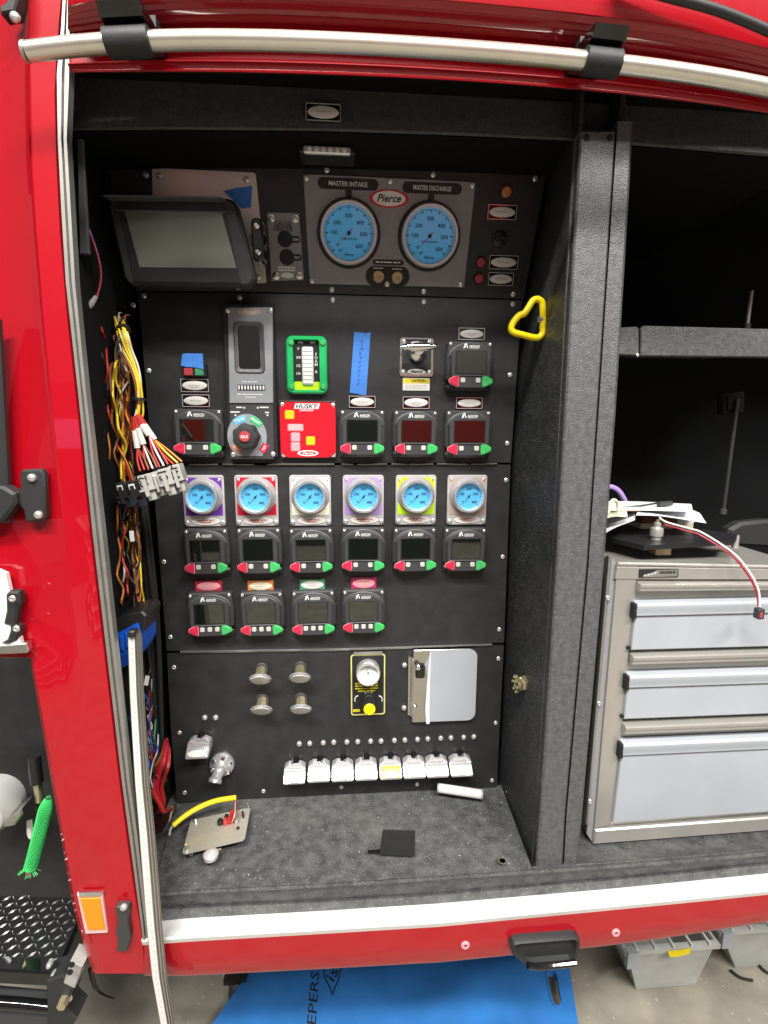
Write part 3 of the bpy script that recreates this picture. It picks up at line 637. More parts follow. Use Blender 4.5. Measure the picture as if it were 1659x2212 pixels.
for u0, v0, u1, v1, s_ in ((687, 386, 817, 411, 'MASTER INTAKE'), (869, 395, 997, 420, 'MASTER DISCHARGE')):
    c, wd, ht = bbox(u0, v0, u1, v1, upoff=0.0); x, z = loc_up((u0 + u1) / 2, (v0 + v1) / 2)
    p = M().prism(rrect(wd, ht, ht * .48, 5, x, z), -.0048, -.0040, .0003).build('title_plate', 'black_plastic', mp); text(s_, 'lettering', 'text_white', p, x, z, -.0051, ht * .42, wd * .64, rot=-.01)
x, z = loc_up(840, 430); o = M().prism(ellipse(.038, .0150, 32, x, z), -.0052, -.004, .0005).build('logo_plate', 'red_plate', mp)
M().prism(ellipse(.0315, .0125, 32, x, z), -.0056, -.005, .0002).build('logo_plate', 'text_white', o); text('Pierce', 'lettering', 'ink', o, x, z + .0005, -.0059, .013, .046, shear=.3, bold=.02)
x, z = loc_up(837, 597); po = M().prism(rrect(.088, .036, .0165, 5, x, z), -.0052, -.004, .0005).build('port_plate', 'black_plastic', mp)
for (u, v) in ((817, 598), (857, 600)):
    x, z = loc_up(u, v); M().lathe([(.0115, -.005), (.0115, -.012), (.0095, -.014), (.006, -.014), (.006, -.007), (0, -.007)], c=(x, 0, z), n=20).build('port', 'brass', po); dashes(po, x, z + .0155, -.0054, .020, 2, .0018, 'text_white')
x, z = loc_up(838, 567); p = M().prism(rrect(.062, .0095, .0045, 3, x, z), -.0048, -.004, .0002).build('title_plate', 'black_plastic', mp); dashes(p, x, z, -.005, .05, 3, .0022, 'text_white')

# gauge heater plate
q = [(576, 459), (646, 460), (657, 605), (587, 607)]
cen2 = sum((up(*x) for x in q), Vector()) / 4
gh = thing('gauge_heater_plate', 'small grey gauge heater plate with two black keyhole openings', 'control plate', cen2, rot=(UPT, 0, 0))
lp2 = lambda u, v: loc_up(u, v, cen2)
M().prism([lp2(*x) for x in q], -.003, -.0003, .0008).build('plate', 'plate_grey', gh)
for (u, v) in ((586, 471), (638, 472), (597, 596), (647, 595)):
    x, z = lp2(u, v); M().lathe([(.0072, -.0028), (.0072, -.004), (.006, -.0045), (0, -.0045)], c=(x, 0, z), n=16).build('washer', 'steel', gh); screw(gh, x, z, -.0045, SCREW_S)
for (u, v), s_ in (((616, 517), 'ON'), ((620, 556), 'FAULT')):
    x, z = lp2(u, v); o = M().prism(ellipse(.0145, .0145, 20, x, z), -.0042, -.003, .0004).build('opening', 'ink', gh)
    M().prism(rrect(.022, .0115, .005, 3, x + .018, z), -.0040, -.003, .0003).build('opening', 'ink', o); text(s_, 'lettering', 'text_white', o, x + .0205, z, -.0043, .0045, .011)
x, z = lp2(612, 484); text('GAUGE', 'lettering', 'ink', gh, x, z, -.0033, .0085, .033); x, z = lp2(613, 495); text('HEATER', 'lettering', 'ink', gh, x, z, -.0033, .0085, .036)
for k in range(2): x, z = lp2(620, 578 + 6 * k); dashes(gh, x, z, -.0033, .033, 3, .0032, 'text_white')
x, z = lp2(621, 595); M().prism(ellipse(.013, .0052, 24, x, z), -.0036, -.003, .0002).build('logo_plate', 'text_white', gh)

# monitor, its plate and tape
q = [(329, 363), (552, 373), (576, 612), (336, 606)]
cen3 = sum((up(*x) for x in q), Vector()) / 4
pl3 = thing('mounting_plate', 'polished stainless plate behind the black monitor', 'plate', cen3, rot=(UPT, 0, 0))
lp3 = lambda u, v: loc_up(u, v, cen3)
M().prism([lp3(*x) for x in ((329, 363), (548, 373), (553, 377), (576, 608), (572, 612), (336, 606))], -.0025, -.0003, .0005).build('plate', 'steel_bright', pl3)
for (u, v) in ((532.6, 389), (558, 598.6), (345, 380)): x, z = lp3(u, v); screw(pl3, x, z, -.0025)
mc = up(398, 528, 0.085)
mon = thing('monitor', 'black flat monitor with reflection-grey screen hung in front of the stainless plate', 'monitor', mc, rot=(UPT * 0.5, 0, math.radians(-3)))
c_, wd, ht = bbox(251, 424, 544, 608, Y=mc.y)
out = rrect(wd, ht, .018, 5)
out = [(x + ((.006 if z < 0 else -.016) if x > 0 else (.008 if z < 0 else -.003)), z) for x, z in out]
mb = M(); mb.rings([[(x * .93, .030, z * .90) for x, z in out], [(x, .012, z) for x, z in out], [(x, -.006, z) for x, z in out], [(x, -.012, z) for x, z in inset(out, .005)]]); mb.build('case', 'black_rubber', mon)
M().prism([(-wd / 2 + .014, ht * .46), (wd / 2 - .040, ht * .46), (wd / 2 - .018, -ht * .455), (-wd / 2 + .026, -ht * .455)], -.0135, -.011, .001).build('bezel', 'black_plastic', mon)
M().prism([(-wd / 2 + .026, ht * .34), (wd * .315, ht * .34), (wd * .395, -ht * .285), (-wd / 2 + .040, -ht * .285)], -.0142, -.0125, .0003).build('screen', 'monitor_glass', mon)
M().rings([[(-wd / 2 + .004, -.008, ht * .475), (wd / 2 - .034, -.008, ht * .475), (wd / 2 - .034, -.008, ht * .445), (-wd / 2 + .004, -.008, ht * .445)], [(-wd / 2 + .002, -.034, ht * .470), (wd / 2 - .040, -.034, ht * .470), (wd / 2 - .040, -.034, ht * .452), (-wd / 2 + .002, -.034, ht * .452)]]).build('hood', 'charcoal_light', mon)
M().tube([(-wd / 2 + .012, -.0142, ht * .348), (wd * .345, -.0142, ht * .343)], .0010, 6).build('bezel_edge', 'charcoal_light', mon)
M().tube([(wd * .30, .03, 0), (wd * .20, .075, .0)], .018, 12).build('arm', 'black_plastic', mon)
kb = M(); kb.prism(rrect(.020, .070, .008, 4, wd / 2 + .013, .008), -.004, .030, .003); kn = kb.build('swivel', 'black_gloss', mon)
for z in (.030, -.012): M().lathe([(.006, -.003), (.006, -.010), (.003, -.013), (0, -.013)], c=(wd / 2 + .014, 0, z), n=14).build('bolt', 'chrome', kn)
M().lathe([(.013, 0), (.013, .05), (0, .05)], c=(wd / 2 + .010, 0, .008), n=16).build('stub', 'black_plastic', kn)
def tape(name, label, pts, g, wave=.0008):
    c = sum((g(*p) for p in pts), Vector()) / len(pts); P = [g(*p) for p in pts]; n = len(P)
    mb = M(); N_ = 8; L0, L1, R1, R0 = P[0], P[1], P[2], P[3]
    gr = []
    for i in range(N_ + 1):
        r_ = []
        for j in range(5):
            s, t = i / N_, j / 4; p = (L0.lerp(R0, t)).lerp(L1.lerp(R1, t), s)
            jag = (random.uniform(-.0016, .0016) if i in (0, N_) else 0); dn = (R0 - L0).cross(L1 - L0).normalized()
            dr = (L1 - L0).normalized(); r_.append(p + dr * jag + Vector((0, -1, 0)) * abs(math.sin(i * 1.3 + j)) * wave)
        gr.append(r_)
    mb.sheet(gr, (0, .0006, 0)); return tag(mb.build(name, 'tape_blue', None, c, world=True), label, 'tape', 'pieces of blue masking tape')
tape('masking_tape', 'torn blue masking tape piece on the stainless plate behind the monitor', [(482, 412), (521, 450), (541, 448), (545, 402)], lambda u, v: up(u, v, .005))
# rocker switch and tape on it
c, wd, ht = bbox(394, 782, 446, 814, Y=PD - .012)
sw = thing('rocker_switch', 'small black switch with red and green keys half covered by blue tape', 'switch', (c.x, PD - .0005, c.z))
M().prism(rrect(wd, ht, .003, 3), -.012, 0, .0015).build('body', 'black_plastic', sw)
for x, m_ in ((-wd * .25, 'lamp_red'), (wd * .20, 'label_green')): M().prism(rrect(wd * .36, ht * .52, .002, 3, x, -ht * .16), -.0145, -.011, .001).build('key', m_, sw)
tape('masking_tape', 'small square of blue masking tape over the rocker switch', [(394, 764), (391, 791), (440, 797), (438, 763)], lambda u, v: at(u, v, PD - .016))
tt = tape('masking_tape', 'long vertical strip of blue masking tape with faint handwriting', [(765, 717.5), (755.5, 848), (791, 854), (800.6, 718.5)], lambda u, v: at(u, v, PD - .0016), .0006)
mb = M()
for k in range(11):
    p = at(783 - k * .9 + random.uniform(-2, 2), 735 + k * 9.5, PD - .0030) - tt.location; a = random.uniform(0, 3)
    mb.tube([p + Vector((math.cos(a + j) * .003, 0, math.sin(a * 2 + j * 1.4) * .003)) for j in range(4)], .0004, 4)
mb.build('handwriting', 'purple', tt)

# indicator lamps and a knob on the upper panel
def indicator(u, v, r, m_, label, h=.008):
    c, wd, ht = bbox(u - r, v - r, u + r, v + r, upoff=0.0); R = wd / 2; t = thing('indicator_lamp', label, 'indicator lamp', c, 'indicator lamps', (UPT, 0, 0))
    M().lathe([(R, 0), (R, -.004), (R * .9, -.005), (R * .8, -.005)], n=24).build('collar', 'black_gloss', t)
    M().lathe([(R * .85, -.003), (R * .85, -h * .6), (R * .6, -h * .95), (0, -h)], n=24).build('lens', m_, t)
indicator(1093, 415, 13, 'amber', 'amber indicator lamp at the top right of the upper panel')
indicator(1038, 567, 11.5, 'lamp_red', 'upper of the two dull red indicator lamps')
indicator(1034, 602, 11.5, 'lamp_red', 'lower of the two dull red indicator lamps')
c = up(1078, 516); t = thing('toggle_knob', 'black toggle knob between oval plates, hardly visible on the black panel', 'knob', c, rot=(UPT, 0, 0))
M().lathe([(.015, 0), (.015, -.006), (.012, -.008), (0, -.008)], n=24).build('base', 'black_plastic', t); M().prism(rrect(.022, .008, .003, 3), -.020, -.007, .002).build('lever', 'black_plastic', t)

# ---- pressure governor
c, wd, ht = bbox(486, 661, 596, 992, Y=PD - .02)
gv = thing('pressure_governor', 'tall black pressure governor with tinted display and a round idle knob', 'governor', (c.x, PD - .0005, c.z))
def L(u, v, Y=PD - .02): p = at(u, v, Y); return p.x - c.x, p.z - c.z
M().prism(rrect(wd, ht, .004, 3), -.018, 0, .002).build('housing', 'black_plastic', gv)
def quad_px(pts, Y=PD - .02): return [L(u, v, Y) for u, v in pts]
M().prism(quad_px([(492, 664), (589, 664), (590, 871), (496, 871)]), -.0205, -.017, .0008).build('cover', 'plate_light', gv)
x0, z0 = L(513, 705); x1, z1 = L(564, 797)
fr = M(); o_, i_ = rrect(abs(x1 - x0) + .018, abs(z1 - z0) + .020, .010, 4, (x0 + x1) / 2, (z0 + z1) / 2), rrect(abs(x1 - x0) + .002, abs(z1 - z0) + .002, .006, 4, (x0 + x1) / 2, (z0 + z1) / 2)
fr.rings([[(x, -.020, z) for x, z in o_], [(x, -.0235, z) for x, z in inset(o_, .003)], [(x, -.0215, z) for x, z in i_], [(x, -.0200, z) for x, z in i_]], False, False); fr.build('window_rim', 'charcoal_light', gv)
M().prism(rrect(abs(x1 - x0), abs(z1 - z0), .006, 4, (x0 + x1) / 2, (z0 + z1) / 2), -.0215, -.0195, .0003).build('display', 'black_gloss', gv)
x, z = L(538.5, 674); lo = M().prism(ellipse(.024, .0075, 28, x, z), -.0212, -.0200, .0002).build('logo_plate', 'tan', gv); text('Pierce', 'lettering', 'label_white', lo, x, z, -.0214, .007, .024, shear=.3)
x0, z0 = L(513, 831); x1, z1 = L(573, 844)
cs = M().box(x0, x1, -.0210, -.019, z1, z0).build('counter', 'ink', gv)
for k in range(9): xx = x0 + (x1 - x0) * (k + .5) / 9; M().prism(rrect((x1 - x0) / 9 * .55, abs(z1 - z0) * .72, .001, 2, xx, (z0 + z1) / 2), -.0216, -.0205, .0002).build('digit', 'label_white', cs)
for (u, v, w_) in ((540, 825, .032), (541, 858, .022), (541, 852, .052)): x, z = L(u, v); dashes(gv, x, z, -.0208, w_, 3, .0014, 'text_white')
M().prism(quad_px([(496, 874), (590, 874), (592, 992), (498, 992)]), -.0200, -.017, .0008).build('lower_plate', 'charcoal', gv)
kx, kz = L(534, 943); arc = [(kx + .040 * math.cos(a), kz + .046 * math.sin(a)) for a in [math.radians(-35 + 250 * k / 24) for k in range(25)]]
M().prism(arc + [(kx - .022, kz - .040), (kx + .030, kz - .040)], -.0206, -.0195, .0003).build('scale_plate', 'plate_light', gv)
def seg(a0, a1, r0, r1, m_, s_, cap):
    A = [math.radians(a0 + (a1 - a0) * k / 6) for k in range(7)]
    o = M().prism([(kx + r1 * math.cos(a), kz + r1 * math.sin(a)) for a in A] + [(kx + r0 * math.cos(a), kz + r0 * math.sin(a)) for a in A[::-1]], -.0213, -.0203, .0003).build('scale_segment', m_, gv)
    am = math.radians((a0 + a1) / 2); rm = (r0 + r1) / 2; text(s_, 'lettering', 'text_white', o, kx + rm * math.cos(am), kz + rm * math.sin(am), -.0216, .0055, cap, rot=am - math.pi / 2 if 0 < (a0 + a1) / 2 < 180 else am + math.pi / 2)
seg(92, 132, .030, .043, 'sky_blue', 'MODE', .020); seg(38, 78, .030, .043, 'green_frame', 'PRESET', .023)
seg(212, 244, .027, .039, 'orange', 'RPM', .014); seg(-48, -22, .034, .048, 'red_btn', 'OFF', .012)
mb = M(); prof = []
R_ = [[] for _ in range(4)]
for i in range(36):
    a = 2 * math.pi * i / 36; rr = .0255 + .0015 * math.cos(a * 7); 
    for k, (y, f) in enumerate(((-.020, 1.05), (-.038, 1), (-.044, .90), (-.045, .72))): R_[k].append((kx + rr * f * math.cos(a), y, kz + rr * f * math.sin(a)))
mb.rings(R_); kn = mb.build('knob', 'black_rubber', gv)
M().lathe([(.0108, -.044), (.0108, -.0475), (.0096, -.0485), (0, -.0485)], c=(kx, 0, kz), n=24).build('knob_cap', 'lamp_red', kn)
text('IDLE', 'lettering', 'text_white', kn, kx, kz, -.0488, .0055, .0135)
for (u, v) in ((504, 982), (590, 981), (492, 671), (584, 671)): x, z = L(u, v); screw(gv, x, z, -.0205, SCREW)
for (u, v) in ((528, 881), (557, 881), (509, 897), (578, 897)):
    x, z = L(u, v); M().lathe([(.0022, -.020), (.0022, -.0212), (0, -.0212)], c=(x, 0, z), n=10).build('led', 'grey_btn', gv)
for (u, v, w_) in ((517, 880, .012), (571, 880, .018), (508, 890, .019), (577, 891, .008)): x, z = L(u, v); dashes(gv, x, z, -.0202, w_, 2, .0026, 'text_white')

# ---- foam level gauge
c, wd, ht = bbox(619, 726, 706.5, 851, Y=PD - .014)
fg = thing('foam_level_gauge', 'green framed foam level gauge with a white sight tube', 'level gauge', (c.x, PD - .0005, c.z))
def L(u, v, Y=PD - .014): p = at(u, v, Y); return p.x - c.x, p.z - c.z
o_, i_ = rrect(wd, ht, .013, 5), rrect(wd * .64, ht * .86, .004, 5, -.001, 0)
mb = M(); mb.rings([[(x, 0, z) for x, z in o_], [(x, -.012, z) for x, z in o_], [(x, -.0145, z) for x, z in inset(o_, .003)], [(x, -.0145, z) for x, z in inset(i_, -.001)], [(x, -.0120, z) for x, z in i_], [(x, -.004, z) for x, z in i_]], True, False); mb.build('frame', 'green_frame', fg)
M().prism(rrect(wd * .64, ht * .86, .004, 5, -.001, 0), -.0052, -.003).build('backing', 'black_plastic', fg)
M().prism(rrect(wd * .64, ht * .15, .003, 4, -.001, -ht * .36), -.0062, -.004).build('level_band', 'lime', fg)
x0, z0 = L(651, 748); x1, z1 = L(677.5, 832)
tb = M().prism(rrect(x1 - x0, z0 - z1, .004, 3, (x0 + x1) / 2, (z0 + z1) / 2), -.011, -.005, .002).build('sight_tube', 'label_white', fg)
for k in range(9): z = z1 + (z0 - z1) * (k + .7) / 9.6; M().prism(rrect((x1 - x0) * .8, .0046, .001, 2, (x0 + x1) / 2, z), -.0122, -.0105, .0004).build('led_bar', 'text_white', tb)
for s_, v in (('F', 752), ('3/4', 771), ('1/2', 789), ('1/4', 806)): x, z = L(644, v); text(s_, 'lettering', 'text_white', fg, x, z, -.0055, .0052)
for k, s_ in enumerate('FOAM A'):
    if s_ != ' ': x, z = L(682.5, 764 + k * 7.6); text(s_, 'lettering', 'text_white', fg, x, z, -.0055, .0056)
for (u, v) in ((649, 738.5), (675, 738.5)): x, z = L(u, v); dashes(fg, x, z, -.0055, .010, 2, .003, 'text_white')
for (u, v) in ((629, 741), (697, 741), (631, 836), (698, 836)): x, z = L(u, v); M().lathe([(.0058, -.0135), (.0058, -.0165), (.004, -.018), (0, -.018)], c=(x, 0, z), n=14).build('screw', 'green_btn', fg)

# ---- red foam controller
c, wd, ht = bbox(605.5, 868, 725.6, 990, Y=PD - .012)
hk = thing('foam_controller', 'bright red square foam controller with yellow and pink keys', 'controller', (c.x, PD - .0005, c.z))
def L(u, v, Y=PD - .012): p = at(u, v, Y); return p.x - c.x, p.z - c.z
M().prism(rrect(wd, ht, .003, 3), -.009, 0, .001).build('back_plate', 'black_plastic', hk)
k = .011; a, b = wd / 2, ht / 2
M().prism([(a, b - k), (a - .004, b - k - .0), (a - k, b - .004), (a - k, b - .001), (-a + k, b - .001), (-a + k, b - .004), (-a + .004, b - k), (-a, b - k), (-a, -b + k), (-a + k, -b + .003), (-a + k + .004, -b + .001), (a - k - .004, -b + .001), (a - k, -b + .003), (a, -b + k)], -.012, -.008, .0008).build('face', 'red_plate', hk)
M().box(-a, a, -.0125, -.008, b - .0005, b + .0015).build('top_edge', 'steel', hk)
x, z = L(663, 877.5); hp = M().prism([(x - .027, z - .0055), (x + .024, z - .0055), (x + .027, z + .0055), (x - .024, z + .0055)], -.0127, -.0118, .0002).build('title_plate', 'text_white', hk); text('HUSKY', 'lettering', 'ink', hp, x, z, -.0130, .0086, .046, shear=.25)
M().prism([(x - .016, z - .0105), (x + .013, z - .0105), (x + .0145, z - .0058), (x - .0145, z - .0058)], -.0126, -.0118, .0002).build('title_plate', 'pink_btn', hk)
for (u, v, w_, h_, m_) in ((625.5, 896, .0185, .0175, 'yellow_btn'), (671, 952.3, .0180, .0175, 'yellow_btn'), (638.4, 923.8, .031, .0135, 'pink_btn'), (638.4, 944.5, .0175, .0175, 'pink_btn'), (638.4, 965.3, .0175, .0175, 'pink_btn')):
    x, z = L(u, v); M().prism(rrect(w_ + .0016, h_ + .0016, .0032, 3, x, z), -.0125, -.0118, .0002).build('key_rim', 'wire_orange' if m_ == 'yellow_btn' else 'pink_btn', hk); kk = M().prism(rrect(w_, h_, .003, 3, x, z), -.0136, -.0118, .0008).build('key', m_, hk)
    if w_ > .03: dashes(kk, x, z, -.0138, .024, 4, .008, 'ink_grey')
x, z = L(665.5, 979); lo = M().prism(ellipse(.022, .0062, 28, x, z), -.0126, -.0118, .0002).build('logo_plate', 'text_white', hk); M().prism(ellipse(.017, .0042, 28, x, z), -.0129, -.0124, .0002).build('logo_plate', 'lamp_red', lo); text('Pierce', 'lettering', 'text_white', lo, x, z, -.0131, .006, .022, shear=.3)
for sx in (-1, 1):
    for sz in (-1, 1): screw(hk, sx * (a - .0055), sz * (b - .0065), -.009, SCREW)

# ---- primer pull handle and caution sticker
c, wd, ht = bbox(863, 729, 937, 814, Y=PD - .004)
pr = thing('primer_handle', 'chrome T-shaped primer pull handle on a black and silver plate', 'pull handle', (c.x, PD - .0005, c.z))
def L(u, v, Y=PD - .004): p = at(u, v, Y); return p.x - c.x, p.z - c.z
M().prism(rrect(wd, ht, .006, 4), -.003, 0, .0008).build('plate', 'steel', pr)
cut = [(x, z) for x, z in [(-.024, .036), (.024, .036), (.025, .029), (.030, .028), (.031, -.024), (.025, -.025), (.023, -.030), (-.023, -.030), (-.025, -.025), (-.031, -.024), (-.030, .028), (-.025, .029)]]
M().prism(cut, -.0036, -.002, .0002).build('plate_inlay', 'ink', pr)
for i, s_ in enumerate('PULL-PRIME'): aa = math.radians(150 - i * 13.3); text(s_, 'lettering', 'text_white', pr, .030 * math.cos(aa), .006 + .022 * math.sin(aa), -.0039, .0066, rot=aa - math.pi / 2)
x, z = L(899.6, 803); M().prism(ellipse(.019, .0055, 24, x, z), -.0042, -.003, .0003).build('logo_plate', 'text_white', pr); text('Pierce', 'lettering', 'ink', pr, x, z, -.0045, .006, .024, shear=.3)
for sx in (-1, 1):
    for sz in (-1, 1): screw(pr, sx * (wd / 2 - .009), sz * (ht / 2 - .009), -.003, SCREW)
hx, hz = 0, .010
hub = M().lathe([(.019, -.004), (.019, -.010), (.016, -.014), (.0095, -.017), (.008, -.034), (.010, -.040)], c=(hx, 0, hz), n=24).build('hub', 'chrome', pr)
hb_ = M(); R_ = []
for i in range(15):
    t_ = -1 + 2 * i / 14; rr = .0085 * (1 - .75 * abs(t_) ** 2.2); R_.append([(hx + t_ * .038, -.046 + 0.9 * rr * math.cos(b_), hz + .004 + rr * math.sin(b_) + .001 * t_) for b_ in [2 * math.pi * q / 14 for q in range(14)]])
hb_.rings(R_); hb_.build('grip', 'chrome', pr)
c, wd, ht = bbox(870, 817, 928, 843.6, Y=PD)
cs = thing('caution_sticker', 'yellow and white caution sticker under the primer handle', 'sticker', c)
M().prism(rrect(wd, ht, .001, 2), -.0010, -.0002, .0001).build('sheet', 'label_white', cs)
M().box(-wd / 2 + .001, wd / 2 - .001, -.0013, -.0008, ht * .08, ht / 2 - .001).build('band', 'yellow_dull', cs); text('CAUTION', 'lettering', 'ink', cs, .004, ht * .29, -.0015, .0052, .028)
for k in range(3): dashes(cs, 0, -ht * (.06 + .13 * k), -.0012, wd * .82, 5, .0012, 'ink_grey')

# ---- six small gauges
def small_gauge(b, m_, colname, num=('100', '200', '300', '400'), ang=230, stain=False):
    c, wd, ht = bbox(*b, Y=PD - .006)
    t = thing('pressure_gauge', f'small blue-faced pressure gauge in a {colname} plate', 'gauge', (c.x, PD - .0005, c.z), 'row of six small pressure gauges')
    M().prism(rrect(wd, ht, .006, 4), -.006, 0, .0015).build('plate', 'clear_bezel', t)
    s = wd / 2 - .004; top, bot = ht / 2 - .005, -ht / 2 + .024; zc = .010; R = wd * .405
    for sx in (-1, 1):
        pts = [(sx * s, top), (sx * s * .30, top)]
        for k in range(6): a_ = math.radians(70 - 55 * k / 5); pts.append((sx * (R + .006) * math.cos(a_), zc + (R + .006) * math.sin(a_)))
        pts.append((sx * s, zc + .016)); M().prism(pts if sx < 0 else pts[::-1], -.0068, -.005, .0003).build('colour_corner', m_, t)
    pts = [(-s, zc - .014), (-s, bot), (s, bot), (s, zc - .014)] + [((R + .005) * math.cos(math.radians(a_)), zc + (R + .005) * math.sin(math.radians(a_))) for a_ in (-28, -50, -72, -90, -108, -130, -152)]
    pts = [(x, max(z, bot + .0005)) if i > 3 else (x, z) for i, (x, z) in enumerate(pts)]
    M().prism(pts, -.0068, -.005, .0002).build('colour_band', m_, t)
    g = bpy.data.objects.new('gauge', None); g.empty_display_size = .01; col.objects.link(g); g.parent = t; g.location = (0, -.006, zc)
    M().lathe([(R + .0045, .002), (R + .0045, -.003), (R + .002, -.005), (R - .004, -.005)], n=36).build('flange', 'plate_grey', g)
    ring(g, R * .78, R * 1.0, -.020, -.024, 'handle_chrome', n=40)
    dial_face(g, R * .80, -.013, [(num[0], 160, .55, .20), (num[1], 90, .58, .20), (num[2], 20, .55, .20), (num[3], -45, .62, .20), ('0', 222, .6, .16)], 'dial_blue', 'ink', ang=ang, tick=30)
    o = M().prism(ellipse(wd * .34, .0082, 28, .002, -ht / 2 + .0115), -.0078, -.0055, .0006).build('oval', 'label_white', t)
    for k in (0, 1): dashes(o, .002, -ht / 2 + .0135 - .0040 * k, -.0080, wd * (.40 if k == 0 else .26), 3, .0022, 'ink_red')
    for sx in (-1, 1): screw(t, sx * (wd / 2 - .006), -ht / 2 + .0085, -.006, SCREW); screw(t, sx * (wd / 2 - .0085), ht / 2 - .0095, -.0066, SCREW_S)
    return t
small_gauge((396, 1027, 485, 1138), 'purple', 'dark purple', ang=232)
small_gauge((508, 1026.6, 600.6, 1137), 'crimson', 'deep red', ang=230)
small_gauge((626, 1026.6, 715, 1136.5), 'ivory', 'ivory white', ang=231)
small_gauge((741, 1026.6, 829, 1135), 'lavender', 'lavender', ang=232)
small_gauge((855, 1026.6, 942, 1134), 'lime', 'lime green', ang=233)
small_gauge((966.5, 1026.6, 1051.5, 1134), 'tan', 'tan brown', ang=233)

# ---- pull knobs with oval faces
for (u, v, bu, bv, l) in ((562.3, 1467, 565.5, 1447, 'upper left'), (647.6, 1463.8, 649, 1444, 'upper right'), (564.8, 1533.6, 567, 1514, 'lower left'), (649.6, 1532, 650, 1511, 'lower right')):
    b0 = at(bu, bv - 3, PD); t = thing('pull_valve', f'{l} silver pull valve with oval face of the group of four', 'pull valve', (b0.x, PD - .0005, b0.z), 'four silver pull valves')
    fcp = at(u, v, PD - .038); dx, dz = fcp.x - b0.x, fcp.z - b0.z
    M().lathe([(.015, 0), (.015, -.003), (.012, -.005), (0, -.005)], n=24).build('escutcheon', 'charcoal', t)
    ax = Vector((0, -.78, -.626)); cc = Vector((dx, -.036, dz))
    M().tube([(0, -.003, 0), Vector((0, -.003, 0)).lerp(cc - ax * .018, .5), cc - ax * .018], .006, 12).build('shaft', 'brass', t)
    M().lathe([(.0085, -.026), (.0115, -.022), (.0128, -.016), (.0132, -.008), (.0160, -.0045)], c=cc, n=8, axis=ax).build('collar', 'brass', t)
    M().lathe([(.0140, -.0055), (.0200, -.0035), (.0240, -.0010), (.0248, .0010), (.0240, .0026), (.0205, .0036), (0, .0040)], c=cc, n=32, axis=ax).build('knob', 'handle_chrome', t)
    M().lathe([(.0200, .0032), (.0200, .0044), (.018, .0048), (0, .0048)], c=cc, n=28, axis=ax).build('knob_label', 'label_white', t)

# ---- relief valve gauge with yellow plate
c, wd, ht = bbox(757, 1413, 833, 1546, Y=PD - .006)
rv = thing('relief_valve', 'black and yellow relief valve plate with white gauge and yellow capped knob', 'relief valve', (c.x, PD - .0005, c.z))
def L(u, v, Y=PD - .006): p = at(u, v, Y); return p.x - c.x, p.z - c.z
M().prism(rrect(wd, ht, .006, 4), -.005, 0, .001).build('plate', 'ink', rv)
o_, i_ = rrect(wd - .002, ht - .002, .006, 4), rrect(wd - .008, ht - .008, .004, 4)
M().rings([[(x, -.0048, z) for x, z in o_], [(x, -.0056, z) for x, z in o_], [(x, -.0056, z) for x, z in i_], [(x, -.0048, z) for x, z in i_]], False, False).build('yellow_border', 'border_yellow', rv)
M().box(-wd / 2 + .008, wd / 2 - .008, -.0075, -.004, ht / 2 - .001, ht / 2 + .005).build('top_tab', 'track_alu', rv)
x, z = L(794.7, 1448); g = bpy.data.objects.new('gauge', None); col.objects.link(g); g.empty_display_size = .01; g.parent = rv; g.location = (x, -.005, z)
ring(g, .0215, .0275, -.020, -.024, 'handle_chrome', n=36); dial_face(g, .0225, -.012, [], 'dial_white', 'ink', ang=97, tick=20)
M().prism(ellipse(.0265, .020, 24), -.004, 0, .0).build('surround', 'yellow_dull', g)
for k in range(4): x, z = L(795, 1476 + k * 5.4); dashes(rv, x - .003, z, -.0058, .054 if k != 3 else .040, 4, .0030, 'yellow_dull')
x, z = L(770, 1535); M().box(x - .008, x + .008, -.0062, -.004, z - .003, z + .003).build('tag', 'yellow_dull', rv)
for s in (-1, 1):
    x, z = L(796 + s * 27, 1508); M().tube([(x - s * .005, -.006, z + .006), (x, -.006, z + .004), (x + s * .003, -.006, z - .002), (x + s * .002, -.006, z - .008)], .0011, 6).build('turn_arrow', 'text_white', rv)
x, z = L(796, 1508); x2, z2 = L(795.5, 1534, PD - .052)
M().prism([(x + .020 * math.cos(math.pi * k / 3), z + .019 * math.sin(math.pi * k / 3)) for k in range(6)], -.011, -.004, .002).build('hex_nut', 'black_plastic', rv)
M().lathe([(.0155, -.010), (.0155, -.022), (.014, -.024), (.014, -.052), (.0125, -.054), (0, -.054)], c=(x, 0, z + .001), n=24).build('knob', 'black_plastic', rv)
M().lathe([(.0130, -.052), (.0132, -.056), (.0115, -.058), (0, -.058)], c=(x, 0, z + .001), n=24).build('knob_cap', 'yellow', rv)

# ---- hinged access door
c, wd, ht = bbox(892, 1404, 1029.5, 1559, Y=PD - .012)
fd = thing('access_door', 'pale blue-white hinged access door with rounded right corners', 'access door', (c.x, PD - .0005, c.z))
def L(u, v, Y=PD - .012): p = at(u, v, Y); return p.x - c.x, p.z - c.z
rr = .020; a, b = wd / 2, ht / 2
out = [(a - rr + rr * math.cos(math.radians(t_)), b - rr + rr * math.sin(math.radians(t_))) for t_ in range(0, 91, 15)] + [(-a + .003, b), (-a, b - .003), (-a, -b + .003), (-a + .003, -b)] + [(a - rr + rr * math.cos(math.radians(t_)), -b + rr + rr * math.sin(math.radians(t_))) for t_ in range(270, 361, 15)]
M().prism(out, -.012, -.009, .0008).build('door', 'steel', fd)
film = [(x, z) for x, z in inset(out, .0006) if x > -a * .4]
e1 = [(-a + .034, -b + .001), (-a + .030, -b * .5), (-a + .033, -b * .2), (-a + .031, 0), (-a + .034, b * .3), (-a + .028, b * .62), (-a + .040, b * .9), (-a + .036, b - .001)]
